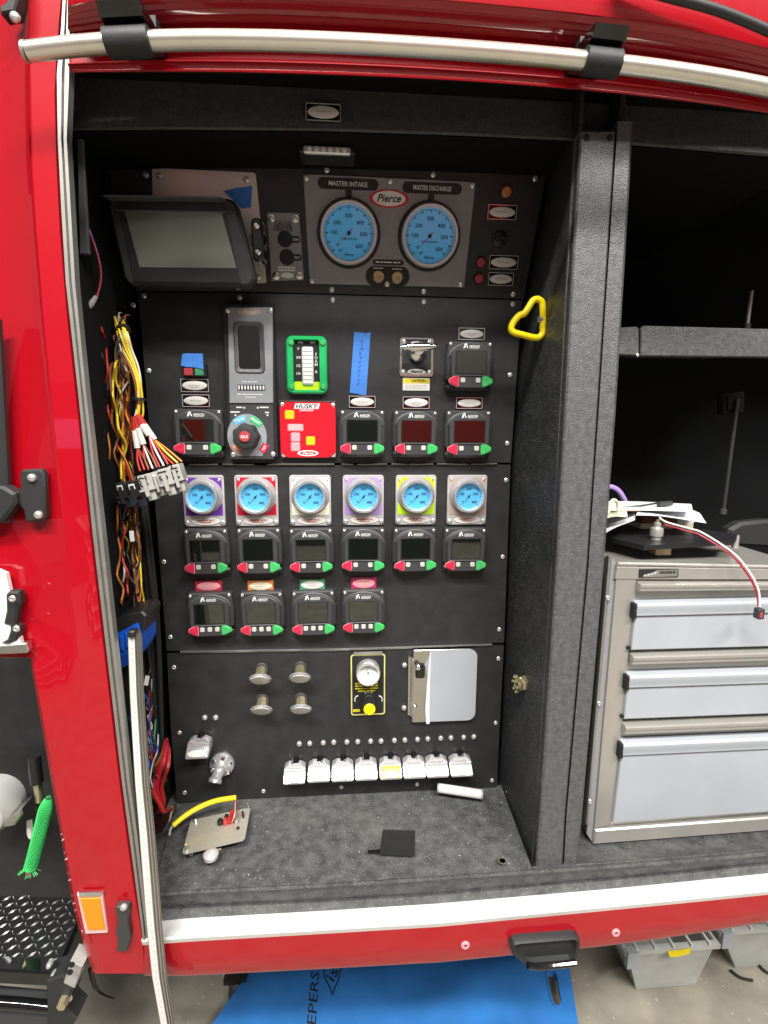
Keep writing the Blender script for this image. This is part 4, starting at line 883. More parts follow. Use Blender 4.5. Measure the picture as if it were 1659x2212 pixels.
M().prism(film[:7] + e1[::-1] + film[7:], -.0126, -.0118, .0001).build('protective_film', 'drawer_white', fd)
mb = M(); mb.sheet([[(-a + .033, -.0135, -b - .004), (-a + .041, -.0130, -b - .004)], [(-a + .029, -.018, -b * .6), (-a + .040, -.013, -b * .6)], [(-a + .032, -.016, 0), (-a + .040, -.0130, .0)], [(-a + .034, -.019, b * .6), (-a + .041, -.0130, b * .62)], [(-a + .038, -.0145, b * .93), (-a + .041, -.013, b * .93)]], (0, .0006, 0)); mb.build('curled_film_edge', 'paper', fd)
M().box(-a - .010, -a - .001, -.006, 0, -b * .83, b * .80).build('hinge_leaf', 'steel', fd)
M().tube([(-a - .001, -.009, -b * .83), (-a - .001, -.009, b * .80)], .0035, 10).build('hinge_pin', 'aluminium', fd)
x, z = L(907, 1443); lt = M().prism(rrect(.022, .032, .005, 3, x, z - .006), -.020, -.011, .002).build('latch', 'black_gloss', fd); M().lathe([(.0065, -.018), (.0065, -.026), (.004, -.028), (0, -.028)], c=(x - .006, 0, z + .008), n=16).build('latch_bolt', 'chrome', lt)
x, z = L(896, 1525); M().lathe([(.005, -.011), (.005, -.015), (.003, -.017), (0, -.017)], c=(x, 0, z), n=14).build('bolt', 'chrome', fd)
for (u, v) in ((873.5, 1436), (872.5, 1528)): x, z = L(u, v, PD); screw(fd, x, z, -.0002, BOLT)

# ---- drain handles
mat('tint_pink', (0.62, 0.42, 0.40), .3); mat('tint_lavender', (0.60, 0.54, 0.66), .3); mat('tint_lime', (0.42, 0.66, 0.04), .3); mat('tint_tan', (0.56, 0.52, 0.48), .3)
cols = ['handle_chrome', 'tint_pink', 'ivory', 'tint_lavender', 'tint_lime', 'tint_tan', 'handle_chrome', 'handle_chrome']
def drain(u, v, m_, label, wpx=48, hpx=30, grp='row of chrome drain handles'):
    c, wd, ht = bbox(u - wpx / 2, v - hpx / 2, u + wpx / 2, v + hpx / 2, Y=PD - .028)
    t = thing('drain_valve', label, 'drain valve', (c.x, PD - .0005, c.z), grp); a, h = wd / 2, ht / 2; ch = a * .42
    M().lathe([(.0075, 0), (.0075, -.012), (.006, -.014), (0, -.014)], c=(.002, 0, h * .95), n=14).build('stem', 'black_gloss', t)
    def sec(s, f):   # outline of the lever at height s (-1 bottom .. 1 top) with width factor
        return s * h, f * a
    # stacked sections: upper face upright, lower face leaning out towards the hand
    secs = [(1.0, .55, -.012, -.004), (.92, .62, -.017, -.003), (.62, .90, -.020, -.002), (.45, .97, -.0215, -.001), (.40, .97, -.0225, -.001), (.02, 1.0, -.026, 0), (-.35, 1.0, -.034, -.004), (-.70, .99, -.041, -.012), (-.86, .96, -.042, -.018), (-1.0, .88, -.038, -.022)]
    R_ = []
    for s, f, yf, yb in secs:
        w_ = f * a; zz = s * h; R_.append([(-w_, yb, zz), (-w_ * 1.0, yf + .003, zz), (-w_ * .93, yf, zz), (w_ * .93, yf, zz), (w_ * 1.0, yf + .003, zz), (w_, yb, zz)])
    M().rings(R_).build('lever', 'handle_chrome', t, sharp=18)
    gp = []
    for s, f, yf in ((.30, .86, -.0232), (.02, .88, -.0264), (-.30, .90, -.0335), (-.66, .90, -.0406)): gp.append([(-f * a, yf - .0006, s * h), (0, yf - .0010, s * h), (f * a, yf - .0006, s * h)])
    cl = M().sheet(gp, (0, .001, 0)).build('colour_plate', m_, t)
    ov = []
    for k in range(24):
        q = 2 * math.pi * k / 24; s = -.36 + .27 * math.sin(q); yf = -.0276 + (s - .02) / .72 * .0150 if s < .02 else -.027; ov.append((.80 * a * math.cos(q), yf - .0012, s * h))
    M().rings([[(x, y + .0012, z) for x, y, z in ov], ov]).build('oval', 'label_white', cl)
    dashes(t, 0, .55 * h, -.0225, wd * .56, 3, .0034, 'ink_grey')
    M().lathe([(.0028, 0), (.0028, -.014), (.002, -.016), (0, -.016)], c=(random.choice((-.006, .006)), 0, h * 1.02), n=10).build('stud', 'chrome', t)
for i, ((u, v), cn) in enumerate(zip(((636, 1672), (688.8, 1668), (740, 1666.5), (791, 1664), (843.6, 1662), (894.8, 1660), (944.5, 1658), (996.3, 1656)),
        ('leftmost chrome drain handle of the row of eight', 'chrome drain handle with a pink plate', 'chrome drain handle with an ivory plate', 'chrome drain handle with a lavender plate', 'chrome drain handle with a lime green plate', 'chrome drain handle with a tan plate', 'plain chrome drain handle, second from the right end of the row', 'rightmost plain chrome drain handle of the row'))):
    drain(u, v, cols[i], cn)
drain(427.5, 1617, 'handle_chrome', 'single chrome drain handle at the left, above the chrome elbow', 51, 31)
# chrome elbow
c = at(481, 1648, PD); el = thing('drain_elbow', 'chrome drain elbow fitting at the lower left of the panel', 'pipe fitting', (c.x, PD - .0005, c.z))
M().lathe([(.0275, 0), (.0285, -.005), (.027, -.010), (.022, -.013), (.017, -.016), (.013, -.020)], n=28).build('flange', 'handle_chrome', el)
for k in range(6): a_ = 2 * math.pi * k / 6 + .3; M().lathe([(.0046, -.008), (.0046, -.015), (.003, -.0175), (0, -.0175)], c=(.0215 * math.cos(a_), 0, .0215 * math.sin(a_)), n=10).build('bolt', 'chrome', el)
P = smoothpts([(0, -.012, 0), (-.002, -.022, -.003), (-.006, -.029, -.011), (-.009, -.031, -.019)], 5)
M().tube(P, [.0135] * 8 + [.0125] * 8, 18).build('spout', 'handle_chrome', el); M().lathe([(.0128, -.004), (.0150, .000), (.0150, .006), (.0125, .0075), (.0095, .0075), (.0085, 0), (0, 0)], c=P[-1], n=24, axis=(-.22, -.66, -.72)).build('spout_lip', 'handle_chrome', el)

# ---- work light under the housing
c = at(707, 330, 0.16); wl = thing('work_light', 'small clear LED work light bar hanging above the upper panel', 'light', c)
wdt = (at(768, 330, .16) - at(645, 330, .16)).length
M().prism(rrect(wdt, .020, .006, 3, 0, .004), -.010, .03, .003).build('housing', 'black_plastic', wl)
ln = M().prism(rrect(wdt * .82, .012, .004, 3, 0, -.002), -.014, -.008, .002).build('lens', 'clear_bezel', wl)
for k in range(6): M().lathe([(.004, -.013), (.004, -.0155), (.002, -.0165), (0, -.0165)], c=((k - 2.5) * wdt * .12, 0, -.002), n=12).build('led', 'label_white', ln)
# ================================================================== RAIL AND BRACKETS
def pxo(pts, Y, o=Vector((0, 0, 0))): return [(at(u, v, Y).x - o.x, at(u, v, Y).z - o.z) for u, v in pts]
def px(pts, Y): return [at(u, v, Y if not callable(Y) else Y(v)) for u, v in pts]
YR = -0.070
rail = thing('grab_rail', 'long silver tube rail bowed across the top of the compartment', 'rail', at(700, 90, YR))
us4 = [60, 100, 150, 200, 260, 320, 400, 480, 560, 640, 740, 829, 940, 1040, 1140, 1244, 1340, 1420, 1494, 1580, 1659, 1740]
rp = [at(u, interp(RAIL, u), YR) for u in us4]; rp = smoothpts(rp, 3)
M().tube(rp, .0108, 20).build('tube', 'rail_alu', rail, world=True)
M().lathe([(.0112, 0), (.0112, .004), (.009, .005), (0, .005)], c=rp[0], n=20, axis=(-1, 0, 0.05)).build('end_cap', 'cream_alu', rail, world=True)
for (u, l) in ((278, 0), (1299, 1)):
    p = at(u, interp(RAIL, u), YR); a = (at(u + 30, interp(RAIL, u + 30), YR) - at(u - 30, interp(RAIL, u - 30), YR)).normalized()
    hw = .0275 if l == 0 else .0245
    cl = M(); cl.lathe([(.0120, -hw), (.0158, -hw + .001), (.0163, -hw + .004), (.0163, hw - .004), (.0158, hw - .001), (.0120, hw)], c=p, n=24, axis=a); co = cl.build('clamp', 'black_rubber', rail, world=True)
    e = Vector((0, 0, 1)); fx = M()
    for t0, y0, y1, z0, z1 in ((0, -.030, .012, .015, .034),):
        q0 = p + a * (-hw * .92); q1 = p + a * hw * .92
        fx.rings([[q0 + Vector((0, y0 + .012, z0)), q0 + Vector((0, y0 + .004, z0 + .012)), q0 + Vector((0, .02, z1)), q0 + Vector((0, .078, z1 - .004)), q0 + Vector((0, .078, z0 + .008))], [q1 + Vector((0, y0 + .012, z0)), q1 + Vector((0, y0 + .004, z0 + .012)), q1 + Vector((0, .02, z1)), q1 + Vector((0, .078, z1 - .004)), q1 + Vector((0, .078, z0 + .008))]])
    fx.build('clamp_bracket', 'black_gloss', rail, world=True)
    bb = M(); q0 = p + a * (-hw * .80); q1 = p + a * (hw * .95); bb.rings([[q + Vector((0, yy, zz)) for yy, zz in ((.026, .034), (.026, .047), (.082, .050), (.082, .036))] for q in (q0, q1)]); bb.build('clamp_base', 'black_rubber', rail, world=True)
    gs = M(); gs.rings([[q + Vector((0, yy, zz)) for yy, zz in ((-.020, .0245), (.012, .0355), (.012, .034), (-.020, .022))] for q in (p - a * hw * .7, p + a * hw * .75)]); gs.build('clamp_cover', 'chrome', rail, world=True)
cb = M(); cb.tube(smoothpts(px([(1330, -40), (1440, -8), (1550, 22), (1659, 66), (1740, 104)], -0.072), 4), .0060, 12); tag(cb.build('cable', 'black_rubber', None, at(1550, 22, -.075), world=True), 'black cable running across the red body at the top right corner', 'cable')

def bracket_px(name, label, cat, pts, Y, th, m, screws=(), bev=.002):
    c = sum((at(u, v, Y) for u, v in pts), Vector()) / len(pts); t = thing(name, label, cat, c)
    M().prism(pxo(pts, Y, c), -th, 0, bev).build('plate', m, t)
    for (u, v) in screws: p = at(u, v, Y - th) - c; screw(t, p.x, p.z, -th, BOLT)
    return t, c
t, c = bracket_px('door_stop', 'black bracket cut off by the top left corner of the picture', 'bracket', [(30, -40), (62, -40), (60, 20), (52, 50), (22, 55), (20, 38), (34, 30)], -.002, .02, 'black_rubber', [(34, 39)])
# hinge on the pillar
t, c = bracket_px('hinge', 'black hinge bracket with two steel screws on the red pillar', 'hinge', [(58, 1013), (98, 1012), (104, 1020), (108, 1112), (102, 1124), (66, 1126), (62, 1112), (60, 1100), (48, 1086), (48, 1062), (54, 1052), (52, 1022)], -.001, .012, 'black_rubber', [(70, 1032), (84, 1112)], .003)
M().prism(pxo([(-60, 1046), (20, 1048), (46, 1064), (48, 1084), (20, 1122), (-60, 1130)], -.008, c), -.022, .0, .004).build('arm', 'black_rubber', t)
M().prism(pxo([(-40, 690), (2, 690), (14, 900), (22, 1046), (24, 1128), (-40, 1128)], -.004, c), -.010, .0, .003).build('door_edge', 'black_rubber', t)
# roller door end at left
rd = thing('roller_door_end', 'white and silver roller door end with black latch at the left edge', 'door', at(20, 1400, -.002))
o = rd.location
M().prism(pxo([(-60, 1228), (2, 1228), (20, 1236), (30, 1280), (55, 1400), (-60, 1402)], -.002, o), -.010, 0, .002).build('slat', 'sill_white', rd)
M().prism(pxo([(-60, 1395), (62, 1386), (66, 1402), (62, 1408), (-60, 1414)], -.008, o), -.012, 0, .002).build('bottom_bar', 'aluminium', rd)
M().prism(pxo([(15, 1284), (22, 1276), (44, 1277), (47, 1300), (40, 1316), (36, 1348), (44, 1352), (46, 1366), (38, 1382), (22, 1389), (5, 1388), (18, 1380), (24, 1362), (24, 1350), (10, 1346), (16, 1318)], -.012, o), -.014, 0, .003).build('latch', 'black_rubber', rd)
for (u, v) in ((27, 1293), (36, 1358)): p = at(u, v, -.026) - o; screw(rd, p.x, p.z, p.y, SCREW)
# clip at the lower corner of the track
t, c = bracket_px('track_clip', 'dark grey clip at the bottom end of the door track', 'clip', [(254, 1951), (258, 1945), (282, 1946), (286, 1954), (282, 1975), (288, 2012), (280, 2041), (258, 2043), (260, 2016), (256, 2000), (260, 1975)], -.001, .012, 'charcoal', [(268, 1958)], .002)
# orange side marker
mk = thing('side_marker', 'orange rectangular reflector in a chrome frame on the red pillar foot', 'reflector', at(200, 1970, 0)); o = mk.location
M().prism(pxo([(168, 1927), (222, 1925), (234, 2011), (186, 2013)], -.001, o), -.006, 0, .002).build('frame', 'tint_pink', mk)
M().prism(pxo([(173, 1940), (216, 1939), (227, 2007), (190, 2008)], -.007, o), -.0085, 0, .001).build('lens', 'orange_reflector', mk)
M().prism(pxo([(170, 1927), (221, 1925.5), (216, 1936), (172, 1938)], -.007, o), -.008, -.005, .0005).build('frame_edge', 'chrome', mk)

# ================================================================== SKIRT FITTINGS
for (u, v, l) in ((1005, 2041, 'small round pink plug in the red skirt left of the black handle'), (1330, 2014, 'small round pink plug in the red skirt right of the black handle')):
    t = thing('skirt_plug', l, 'plug', at(u, v, 0), 'plugs in the skirt')
    M().lathe([(.0085, 0), (.0085, -.0015), (.007, -.003), (.0035, -.003), (.0035, -.0005), (0, -.0005)], n=20).build('rim', 'pink_btn', t); M().lathe([(.0032, -.0004), (.0032, -.0012), (0, -.0012)], n=12).build('hole', 'ink', t)
c = at(1172, 2037, 0); t = thing('step_light', 'black rounded step light handle on the lower red skirt', 'handle', c)
out = pxo([(1097, 2030), (1104, 2020), (1118, 2017), (1236, 2008), (1246, 2014), (1248, 2028), (1240, 2056), (1228, 2066), (1136, 2074), (1124, 2068), (1104, 2050)], 0, c)
ip = inset(out, .010)
M().rings([[(x, .002, z) for x, z in out], [(x, -.010, z) for x, z in out], [(x, -.016, z) for x, z in inset(out, .004)], [(x, -.014, z) for x, z in inset(out, .008)], [(x, -.004, z) for x, z in inset(out, .011)]]).build('shell', 'black_rubber', t)
M().tube([Vector((x, -.020, z)) for x, z in pxo([(1132, 2062), (1150, 2065), (1200, 2061), (1234, 2057)], 0, c)], .006, 10).build('grip_bar', 'black_gloss', t)

# ================================================================== LEFT RECESS
zs = at(80, 1950, 0.16).z
step = thing('tread_step', 'black diamond plate step at the lower left corner', 'step', atz(60, 2060, zs))
o = step.location
tp = [atz(u, v, zs) for u, v in ((-120, 1932), (158, 1940), (166, 1990), (122, 2094), (-120, 2082))]
M().rings([[p + Vector((0, 0, -.02)) for p in tp], tp]).build('plate', 'diamond', step, world=True)
tr = M(); xmin, xmax = min(p.x for p in tp), max(p.x for p in tp); ymin, ymax = min(p.y for p in tp), max(p.y for p in tp)
def inside(x, y):
    s = None; n = len(tp)
    for i in range(n):
        a, b = tp[i], tp[(i + 1) % n]; cr = (b.x - a.x) * (y - a.y) - (b.y - a.y) * (x - a.x)
        if s is None: s = cr > 0
        elif (cr > 0) != s: return False
    return True
sp = .0155; i = 0; cnt = 0
x = xmin
while x < xmax:
    y = ymin; j = 0
    while y < ymax:
        if inside(x, y):
            a = math.radians(42 if (i + j) % 2 else -42); d = Vector((math.cos(a), math.sin(a), 0)) * .0085; e = Vector((-math.sin(a), math.cos(a), 0)) * .0028; c = Vector((x, y, zs))
            tr.add([c - d, c + e, c + d, c - e, c + Vector((0, 0, .0024)) - d * .4, c + Vector((0, 0, .0024)) + d * .4], [(0, 3, 4), (3, 2, 5, 4), (2, 1, 5), (1, 0, 4, 5)])
        y += sp; j += 1
    x += sp; i += 1
tb_ = tr.build('raised_tread', 'diamond_tread', step, world=True); tb_['kind'] = 'stuff'
yb = tp[3].y - .002
M().prism(pxo([(-120, 2084), (122, 2098), (128, 2128), (-120, 2116)], yb, o), yb - o.y - .004, yb - o.y + .02, .003).build('front_edge', 'black_gloss', step)
fs = thing('folding_step', 'dark folding step arm with steel pivot bolt in the bottom left corner', 'step', at(90, 2200, yb)); o = fs.location; dy = yb - o.y
M().prism(pxo([(-120, 2130), (112, 2152), (140, 2190), (128, 2260), (-120, 2260)], yb + .02, o), dy, dy + .03, .003).build('arm', 'charcoal', fs)
M().tube(px([(-120, 2158), (40, 2168), (120, 2176)], yb - .01), .010, 12).build('pivot_tube', 'black_gloss', fs, world=True)
M().prism(pxo([(126, 2070), (160, 2058), (186, 2076), (170, 2130), (190, 2150), (150, 2212), (128, 2170)], yb + .02, o), dy - .02, dy + .02, .003).build('side_plate', 'black_rubber', fs)
M().prism(pxo([(158, 2064), (184, 2076), (167, 2124), (143, 2112)], yb - .012, o), dy - .022, dy + .01, .002).build('pad', 'connector_grey', fs)
for (u, v) in ((152, 2082), (148, 2098)): p = at(u + 4, v, yb - .035) - o; M().lathe([(.005, 0), (.005, -.003), (0, -.003)], c=p, n=12).build('pad_hole', 'ink', fs)
p = at(134, 2171, yb - .03) - o; M().lathe([(.0095, .03), (.0095, 0), (.008, -.004), (0, -.004)], c=p, n=6).build('pivot_bolt', 'brass', fs); M().lathe([(.012, .030), (.012, .012), (0, .012)], c=p, n=16).build('washer', 'chrome', fs)
for (u, v) in ((105, 2087), (114, 2110), (118, 2168)): p = at(u, v, yb - .012) - o; M().lathe([(.005, .01), (.005, 0), (.003, -.003), (0, -.003)], c=p, n=10).build('bolt', 'screw_steel', fs)
hk_ = M(); hk_.tube(smoothpts(px([(196, 2092), (202, 2120), (210, 2140), (228, 2152), (248, 2158)], .05), 5), [.005 * (1 - .7 * k / 20) for k in range(21)], 8); tag(hk_.build('hook', 'black_gloss', None, at(202, 2120, .05), world=True), 'curved black hook hanging below the foot of the pillar', 'hook')
dm = thing('discharge_cap', 'pale rounded discharge cap at the left edge of the dark recess', 'cap', at(-8, 1732, .22)); r = (at(48, 1730, .18) - at(-8, 1730, .18)).length
M().lathe([(r * .98, .02), (r, -.01), (r * .97, -.03), (r * .85, -.048), (r * .5, -.060), (0, -.064)], n=36, sz=1.05).build('cap', 'white_dome', dm)
M().prism(pxo([(10, 1775), (46, 1748), (48, 1762), (30, 1785), (5, 1790)], .17, dm.location), -.05, 0, .003).build('lug', 'steel', dm)
kn = thing('pull_rod', 'black pull rod handle hanging against the dark recess wall', 'handle', at(76, 1640, .2)); M().tube(px([(74, 1632), (76, 1660), (80, 1690)], .19), .012, 14).build('grip', 'black_plastic', kn, world=True); M().tube(px([(80, 1690), (84, 1712), (86, 1730)], .20), .008, 12).build('ferrule', 'brass', kn, world=True); M().tube(px([(80, 1732), (78, 1790), (76, 1815)], .21), .0025, 8).build('cable', 'black_plastic', kn, world=True)
tg = thing('hanging_tag', 'narrow white tag hanging beside the green mesh sleeve', 'tag', at(64, 1800, .2)); M().prism(pxo([(58, 1772), (70, 1770), (72, 1790), (70, 1808), (64, 1812), (58, 1800)], .2, tg.location), -.001, 0).build('card', 'connector_grey', tg); M().prism(ellipse(.0045, .013, 20), -.0016, -.0008).build('oval', 'label_white', tg)
# green braided sleeve: crossing strands
sl = thing('braided_sleeve', 'bright green braided mesh sleeve with a frayed lower end', 'sleeve', at(62, 1884, .16)); mb = M()
ax_ = smoothpts(px([(105, 1722), (100, 1742), (88, 1790), (76, 1836), (66, 1874)], .17), 6); rad = [.003 + .010 * min(1, k / 7) * (1 - .12 * (k / len(ax_))) for k in range(len(ax_))]
for k in range(14):
    for sgn in (1, -1):
        P = []
        for i, p in enumerate(ax_):
            a = 2 * math.pi * k / 14 + sgn * i * .42; t = (ax_[min(i + 1, len(ax_) - 1)] - ax_[max(i - 1, 0)]).normalized(); e1 = Vector((0, 1, 0)); e2 = t.cross(e1).normalized(); P.append(p + (e1 * math.cos(a) + e2 * math.sin(a)) * rad[i])
        mb.tube(P, .0011, 4)
mb.build('braid', 'mesh_green', sl, world=True)
fr = M()
for k in range(18):
    a = random.uniform(0, 6.28); p = ax_[-1]; d = Vector((math.cos(a) * .022 - .004, math.sin(a) * .012, -.008 - random.random() * .012)); fr.tube([p + d * .2, p + d * .6 + Vector((0, 0, .001)), p + d], .0007, 4)
fr.build('frayed_end', 'mesh_green', sl, world=True); M().tube(ax_, .0055, 10).build('core', 'black_plastic', sl, world=True)
p = ax_[-1]; M().lathe([(.006, -.012), (.007, .0), (.004, .006), (0, .006)], c=p + Vector((-.002, -.004, -.012)), n=14, axis=(-.2, -.2, -1)).build('end_fitting', 'brass', sl, world=True)

# ================================================================== CAVITY: WIRING
def bundle(name, label, path, Y, colours, r=.0018, spread=.006, sm=5, ties=(), group='wiring in the open left side'):
    P0 = [at(path[0][0] - 4, path[0][1] + 14, Y + .16), at(path[0][0] - 2, path[0][1] - 3, Y + .05)] + px(path[1:], Y); base = smoothpts(P0, sm); t = thing(name, label, 'wiring', base[-1], group)
    for k, m_ in enumerate(colours):
        ph = [random.uniform(0, 6.28) for _ in range(3)]; R_ = spread * math.sqrt(random.random()); a0 = random.uniform(0, 6.28); P = []
        for i, p in enumerate(base):
            s = i / len(base); rr = R_ * (1 + .9 * math.sin(5 * s + ph[0]) * min(1, 8 * s * (1 - s) + .2)); P.append(p + Vector((math.cos(a0 + s * 1.5) * rr, math.sin(a0 + s * 1.5) * rr, math.sin(6 * s + ph[1]) * .001)))
        M().tube(P, r, 6).build('wire', m_, t, world=True)
    for s in ties:
        i = int(s * (len(base) - 1)); d = (base[min(i + 1, len(base) - 1)] - base[max(i - 1, 0)]).normalized(); M().lathe([(spread * 1.25 + r, -.002), (spread * 1.35 + r, -.002), (spread * 1.35 + r, .002), (spread * 1.25 + r, .002)], c=base[i], n=14, axis=d).build('cable_tie', 'wire_black', t, world=True)
    return t
YC = 0.15
bundle('wire_bundle', 'bundle of bright yellow and white wires tied with black cable ties', [(262, 690), (268, 720), (276, 755), (290, 790), (299, 830), (299, 880), (294, 905)], YC, ['wire_yellow'] * 5 + ['wire_white', 'wire_white', 'wire_brown', 'wire_yellow'], ties=(.28, .80), spread=.0075)
bundle('wire_bundle', 'bundle of orange and brown wires beside the yellow bundle', [(254, 735), (262, 790), (266, 830), (266, 870), (268, 930), (262, 990), (258, 1040)], YC + .03, ['wire_orange'] * 3 + ['wire_brown'] * 5, spread=.008, ties=(.45,))
bundle('wire_bundle', 'dark wire bundle curving down along the cavity wall', [(232, 735), (226, 790), (228, 860), (240, 930), (252, 980), (262, 1030)], YC + .05, ['wire_brown', 'wire_black', 'wire_black', 'wire_brown', 'wire_red'], spread=.010)
bundle('wire_bundle', 'pair of red wires curving down to the black connectors', [(244, 950), (258, 970), (272, 1000), (284, 1040), (290, 1050)], YC, ['wire_red', 'wire_red', 'wire_brown', 'wire_orange'], spread=.006)
bundle('wire_bundle', 'thin purple wire loop high in the dark cavity', [(180, 470), (196, 510), (212, 560), (217, 600), (208, 640), (198, 656), (184, 666)], .12, ['lavender', 'wire_red', 'wire_black'], r=.0012, spread=.0025)
tp_ = thing('heat_shrink', 'grey heat shrink joint at the end of the purple wire', 'sleeve', at(196, 656, .12)); M().tube(px([(208, 640), (198, 655), (184, 668), (176, 674)], .118), [.003, .0048, .006, .004], 10).build('tube', 'connector_grey', tp_, world=True)
bundle('wire_bundle', 'tangle of yellow wires low in the cavity near the blue module', [(222, 1150), (236, 1170), (250, 1200), (256, 1240), (250, 1280), (240, 1310), (236, 1330)], YC + .04, ['wire_yellow'] * 4 + ['wire_white', 'wire_brown', 'wire_black', 'wire_black'], spread=.016, ties=(.2,))
bundle('wire_bundle', 'dark orange wire strand running straight down the cavity', [(270, 1075), (280, 1130), (286, 1200), (292, 1270), (300, 1330), (304, 1400)], YC + .05, ['wire_orange', 'wire_brown', 'wire_black', 'wire_black', 'wire_brown', 'wire_black'], spread=.012)
bundle('wire_bundle', 'black corrugated cable bundle against the pump panel edge', [(300, 1030), (306, 1100), (312, 1200), (320, 1300), (330, 1420), (340, 1560), (350, 1690)], .22, ['wire_black'] * 7, r=.0035, spread=.014)
bundle('wire_bundle', 'thick black hoses hanging down the far side of the cavity', [(215, 690), (222, 820), (228, 960), (236, 1100), (246, 1250)], .24, ['wire_black'] * 5, r=.006, spread=.018)
bundle('wire_bundle', 'thick red battery cables at the foot of the cavity', [(362, 1610), (352, 1640), (336, 1670), (330, 1700), (342, 1735), (340, 1768)], .17, ['wire_red'] * 4 + ['wire_brown', 'wire_black', 'red_btn'], r=.0042, spread=.015)
bundle('wire_bundle', 'thin blue and white wires beside the red battery cables', [(344, 1590), (340, 1620), (330, 1650), (326, 1680)], .14, ['module_blue', 'wire_white'], r=.0014, spread=.004)
bundle('wire_bundle', 'tangle of grey and black wires on the cavity floor', [(318, 1760), (336, 1775), (352, 1770), (366, 1755), (372, 1740)], .16, ['wire_black', 'connector_grey', 'wire_black', 'wire_red', 'wire_brown', 'wire_black'], r=.002, spread=.012)
def tangle(label, lft, rgt, v0, v1, n, colours, Y0, Y1, r=(.0012, .0022), amp=10, coil=0):
    t = thing('wire_tangle', label, 'wiring', at((interp(lft, v1) + interp(rgt, v1)) / 2, v1, Y0), 'dense wiring filling the open left side')
    for k in range(n):
        a = random.uniform(.02, .98); va = random.uniform(v0 - 20, v0 + (v1 - v0) * .5); vb = min(v1 + 20, va + random.uniform(.35, .9) * (v1 - v0)); Y = random.uniform(Y0, Y1); N_ = 7; P = [None]
        for j in range(N_ + 1):
            v = va + (vb - va) * j / N_; a = min(.98, max(.02, a + random.uniform(-.16, .16))); u = interp(lft, v) + (interp(rgt, v) - interp(lft, v)) * a + random.uniform(-amp, amp) * .3; P.append(at(u, v, Y + random.uniform(-.015, .015)))
        P[0] = P[1] + Vector((random.uniform(-.03, -.012), .06, .015)); P.append(P[-1] + Vector((random.uniform(-.03, -.012), .05, -.025)))
        M().tube(smoothpts(P, 4), random.uniform(*r), 6).build('wire', random.choice(colours), t, world=True)
    for k in range(coil):
        cx, cz, R_ = 240 + random.uniform(-8, 10), 1235 + random.uniform(-40, 40), random.uniform(14, 30); Y = random.uniform(Y0, Y1); a0 = random.uniform(0, 6); P = [at(cx + R_ * .55 * math.cos(a0 + j * .55), cz + R_ * 1.5 * math.sin(a0 + j * .55), Y + .004 * j) for j in range(12)]
        M().tube(smoothpts(P, 3), random.uniform(.0016, .0026), 6).build('wire', random.choice(('wire_yellow', 'wire_yellow', 'wire_white', 'wire_orange', 'wire_black')), t, world=True)
    return t
TL = [(650, 196), (900, 214), (1150, 230), (1440, 262), (1760, 305)]; TR = [(650, 268), (900, 278), (1150, 300), (1440, 322), (1760, 352)]
tangle('tangle of brown, black and orange wires filling the upper open cavity', TL, TR, 690, 1040, 44, ['wire_brown'] * 4 + ['wire_black'] * 4 + ['wire_orange', 'wire_orange', 'wire_red', 'wire_yellow', 'connector_grey'], .14, .26)
tangle('tangle of wires with a yellow coil in the middle of the open cavity', TL, TR, 1060, 1340, 46, ['wire_brown'] * 3 + ['wire_black'] * 4 + ['wire_orange', 'wire_yellow', 'wire_yellow', 'wire_white', 'connector_grey', 'wire_red'], .13, .25, coil=16)
tangle('tangle of dark, red and white wires behind the loose track', TL, TR, 1430, 1760, 46, ['wire_brown'] * 3 + ['wire_black'] * 4 + ['wire_red', 'wire_red', 'wire_red', 'wire_white', 'connector_grey', 'label_green', 'module_blue'], .13, .25)
# red sleeves with white marker bands and wires running to the grey connectors
for k, (p0, p1, p2, p3, l) in enumerate((((290, 900), (291, 930), (297, 968), (312, 1015), 'leftmost'), ((292, 900), (298, 925), (310, 960), (330, 1012), 'second'), ((295, 898), (306, 918), (322, 940), (354, 1006), 'third'), ((297, 896), (312, 918), (334, 950), (384, 1000), 'rightmost'))):
    t = thing('wire_branch', f'{l} red sleeved wire branch with white marker leading to the grey connectors', 'wiring', at(*p3, YC - .04), 'wire branches to the grey connectors')
    M().tube(smoothpts(px([p0, p1], YC - .01), 4), .0055, 10).build('sleeve', 'wire_red', t, world=True)
    M().tube(smoothpts(px([p1, p2], YC - .02), 4), .0052, 10).build('marker_band', 'label_white', t, world=True)
    for j, m_ in enumerate((('wire_red', 'wire_red', 'wire_brown'), ('wire_red', 'wire_white', 'wire_brown'), ('wire_red', 'wire_white', 'wire_red'), ('wire_red', 'wire_yellow', 'wire_orange'))[k]):
        M().tube(smoothpts([at(p2[0], p2[1], YC - .02), at((p2[0] * .55 + p3[0] * .45) + (j - 1) * 7, p2[1] * .5 + p3[1] * .5 - (j - 1) * 3, YC - .035), at(p3[0] + (j - 1) * 9, p3[1] - (j - 1) * 3, YC - .045)], 5), .0017, 6).build('wire', m_, t, world=True)
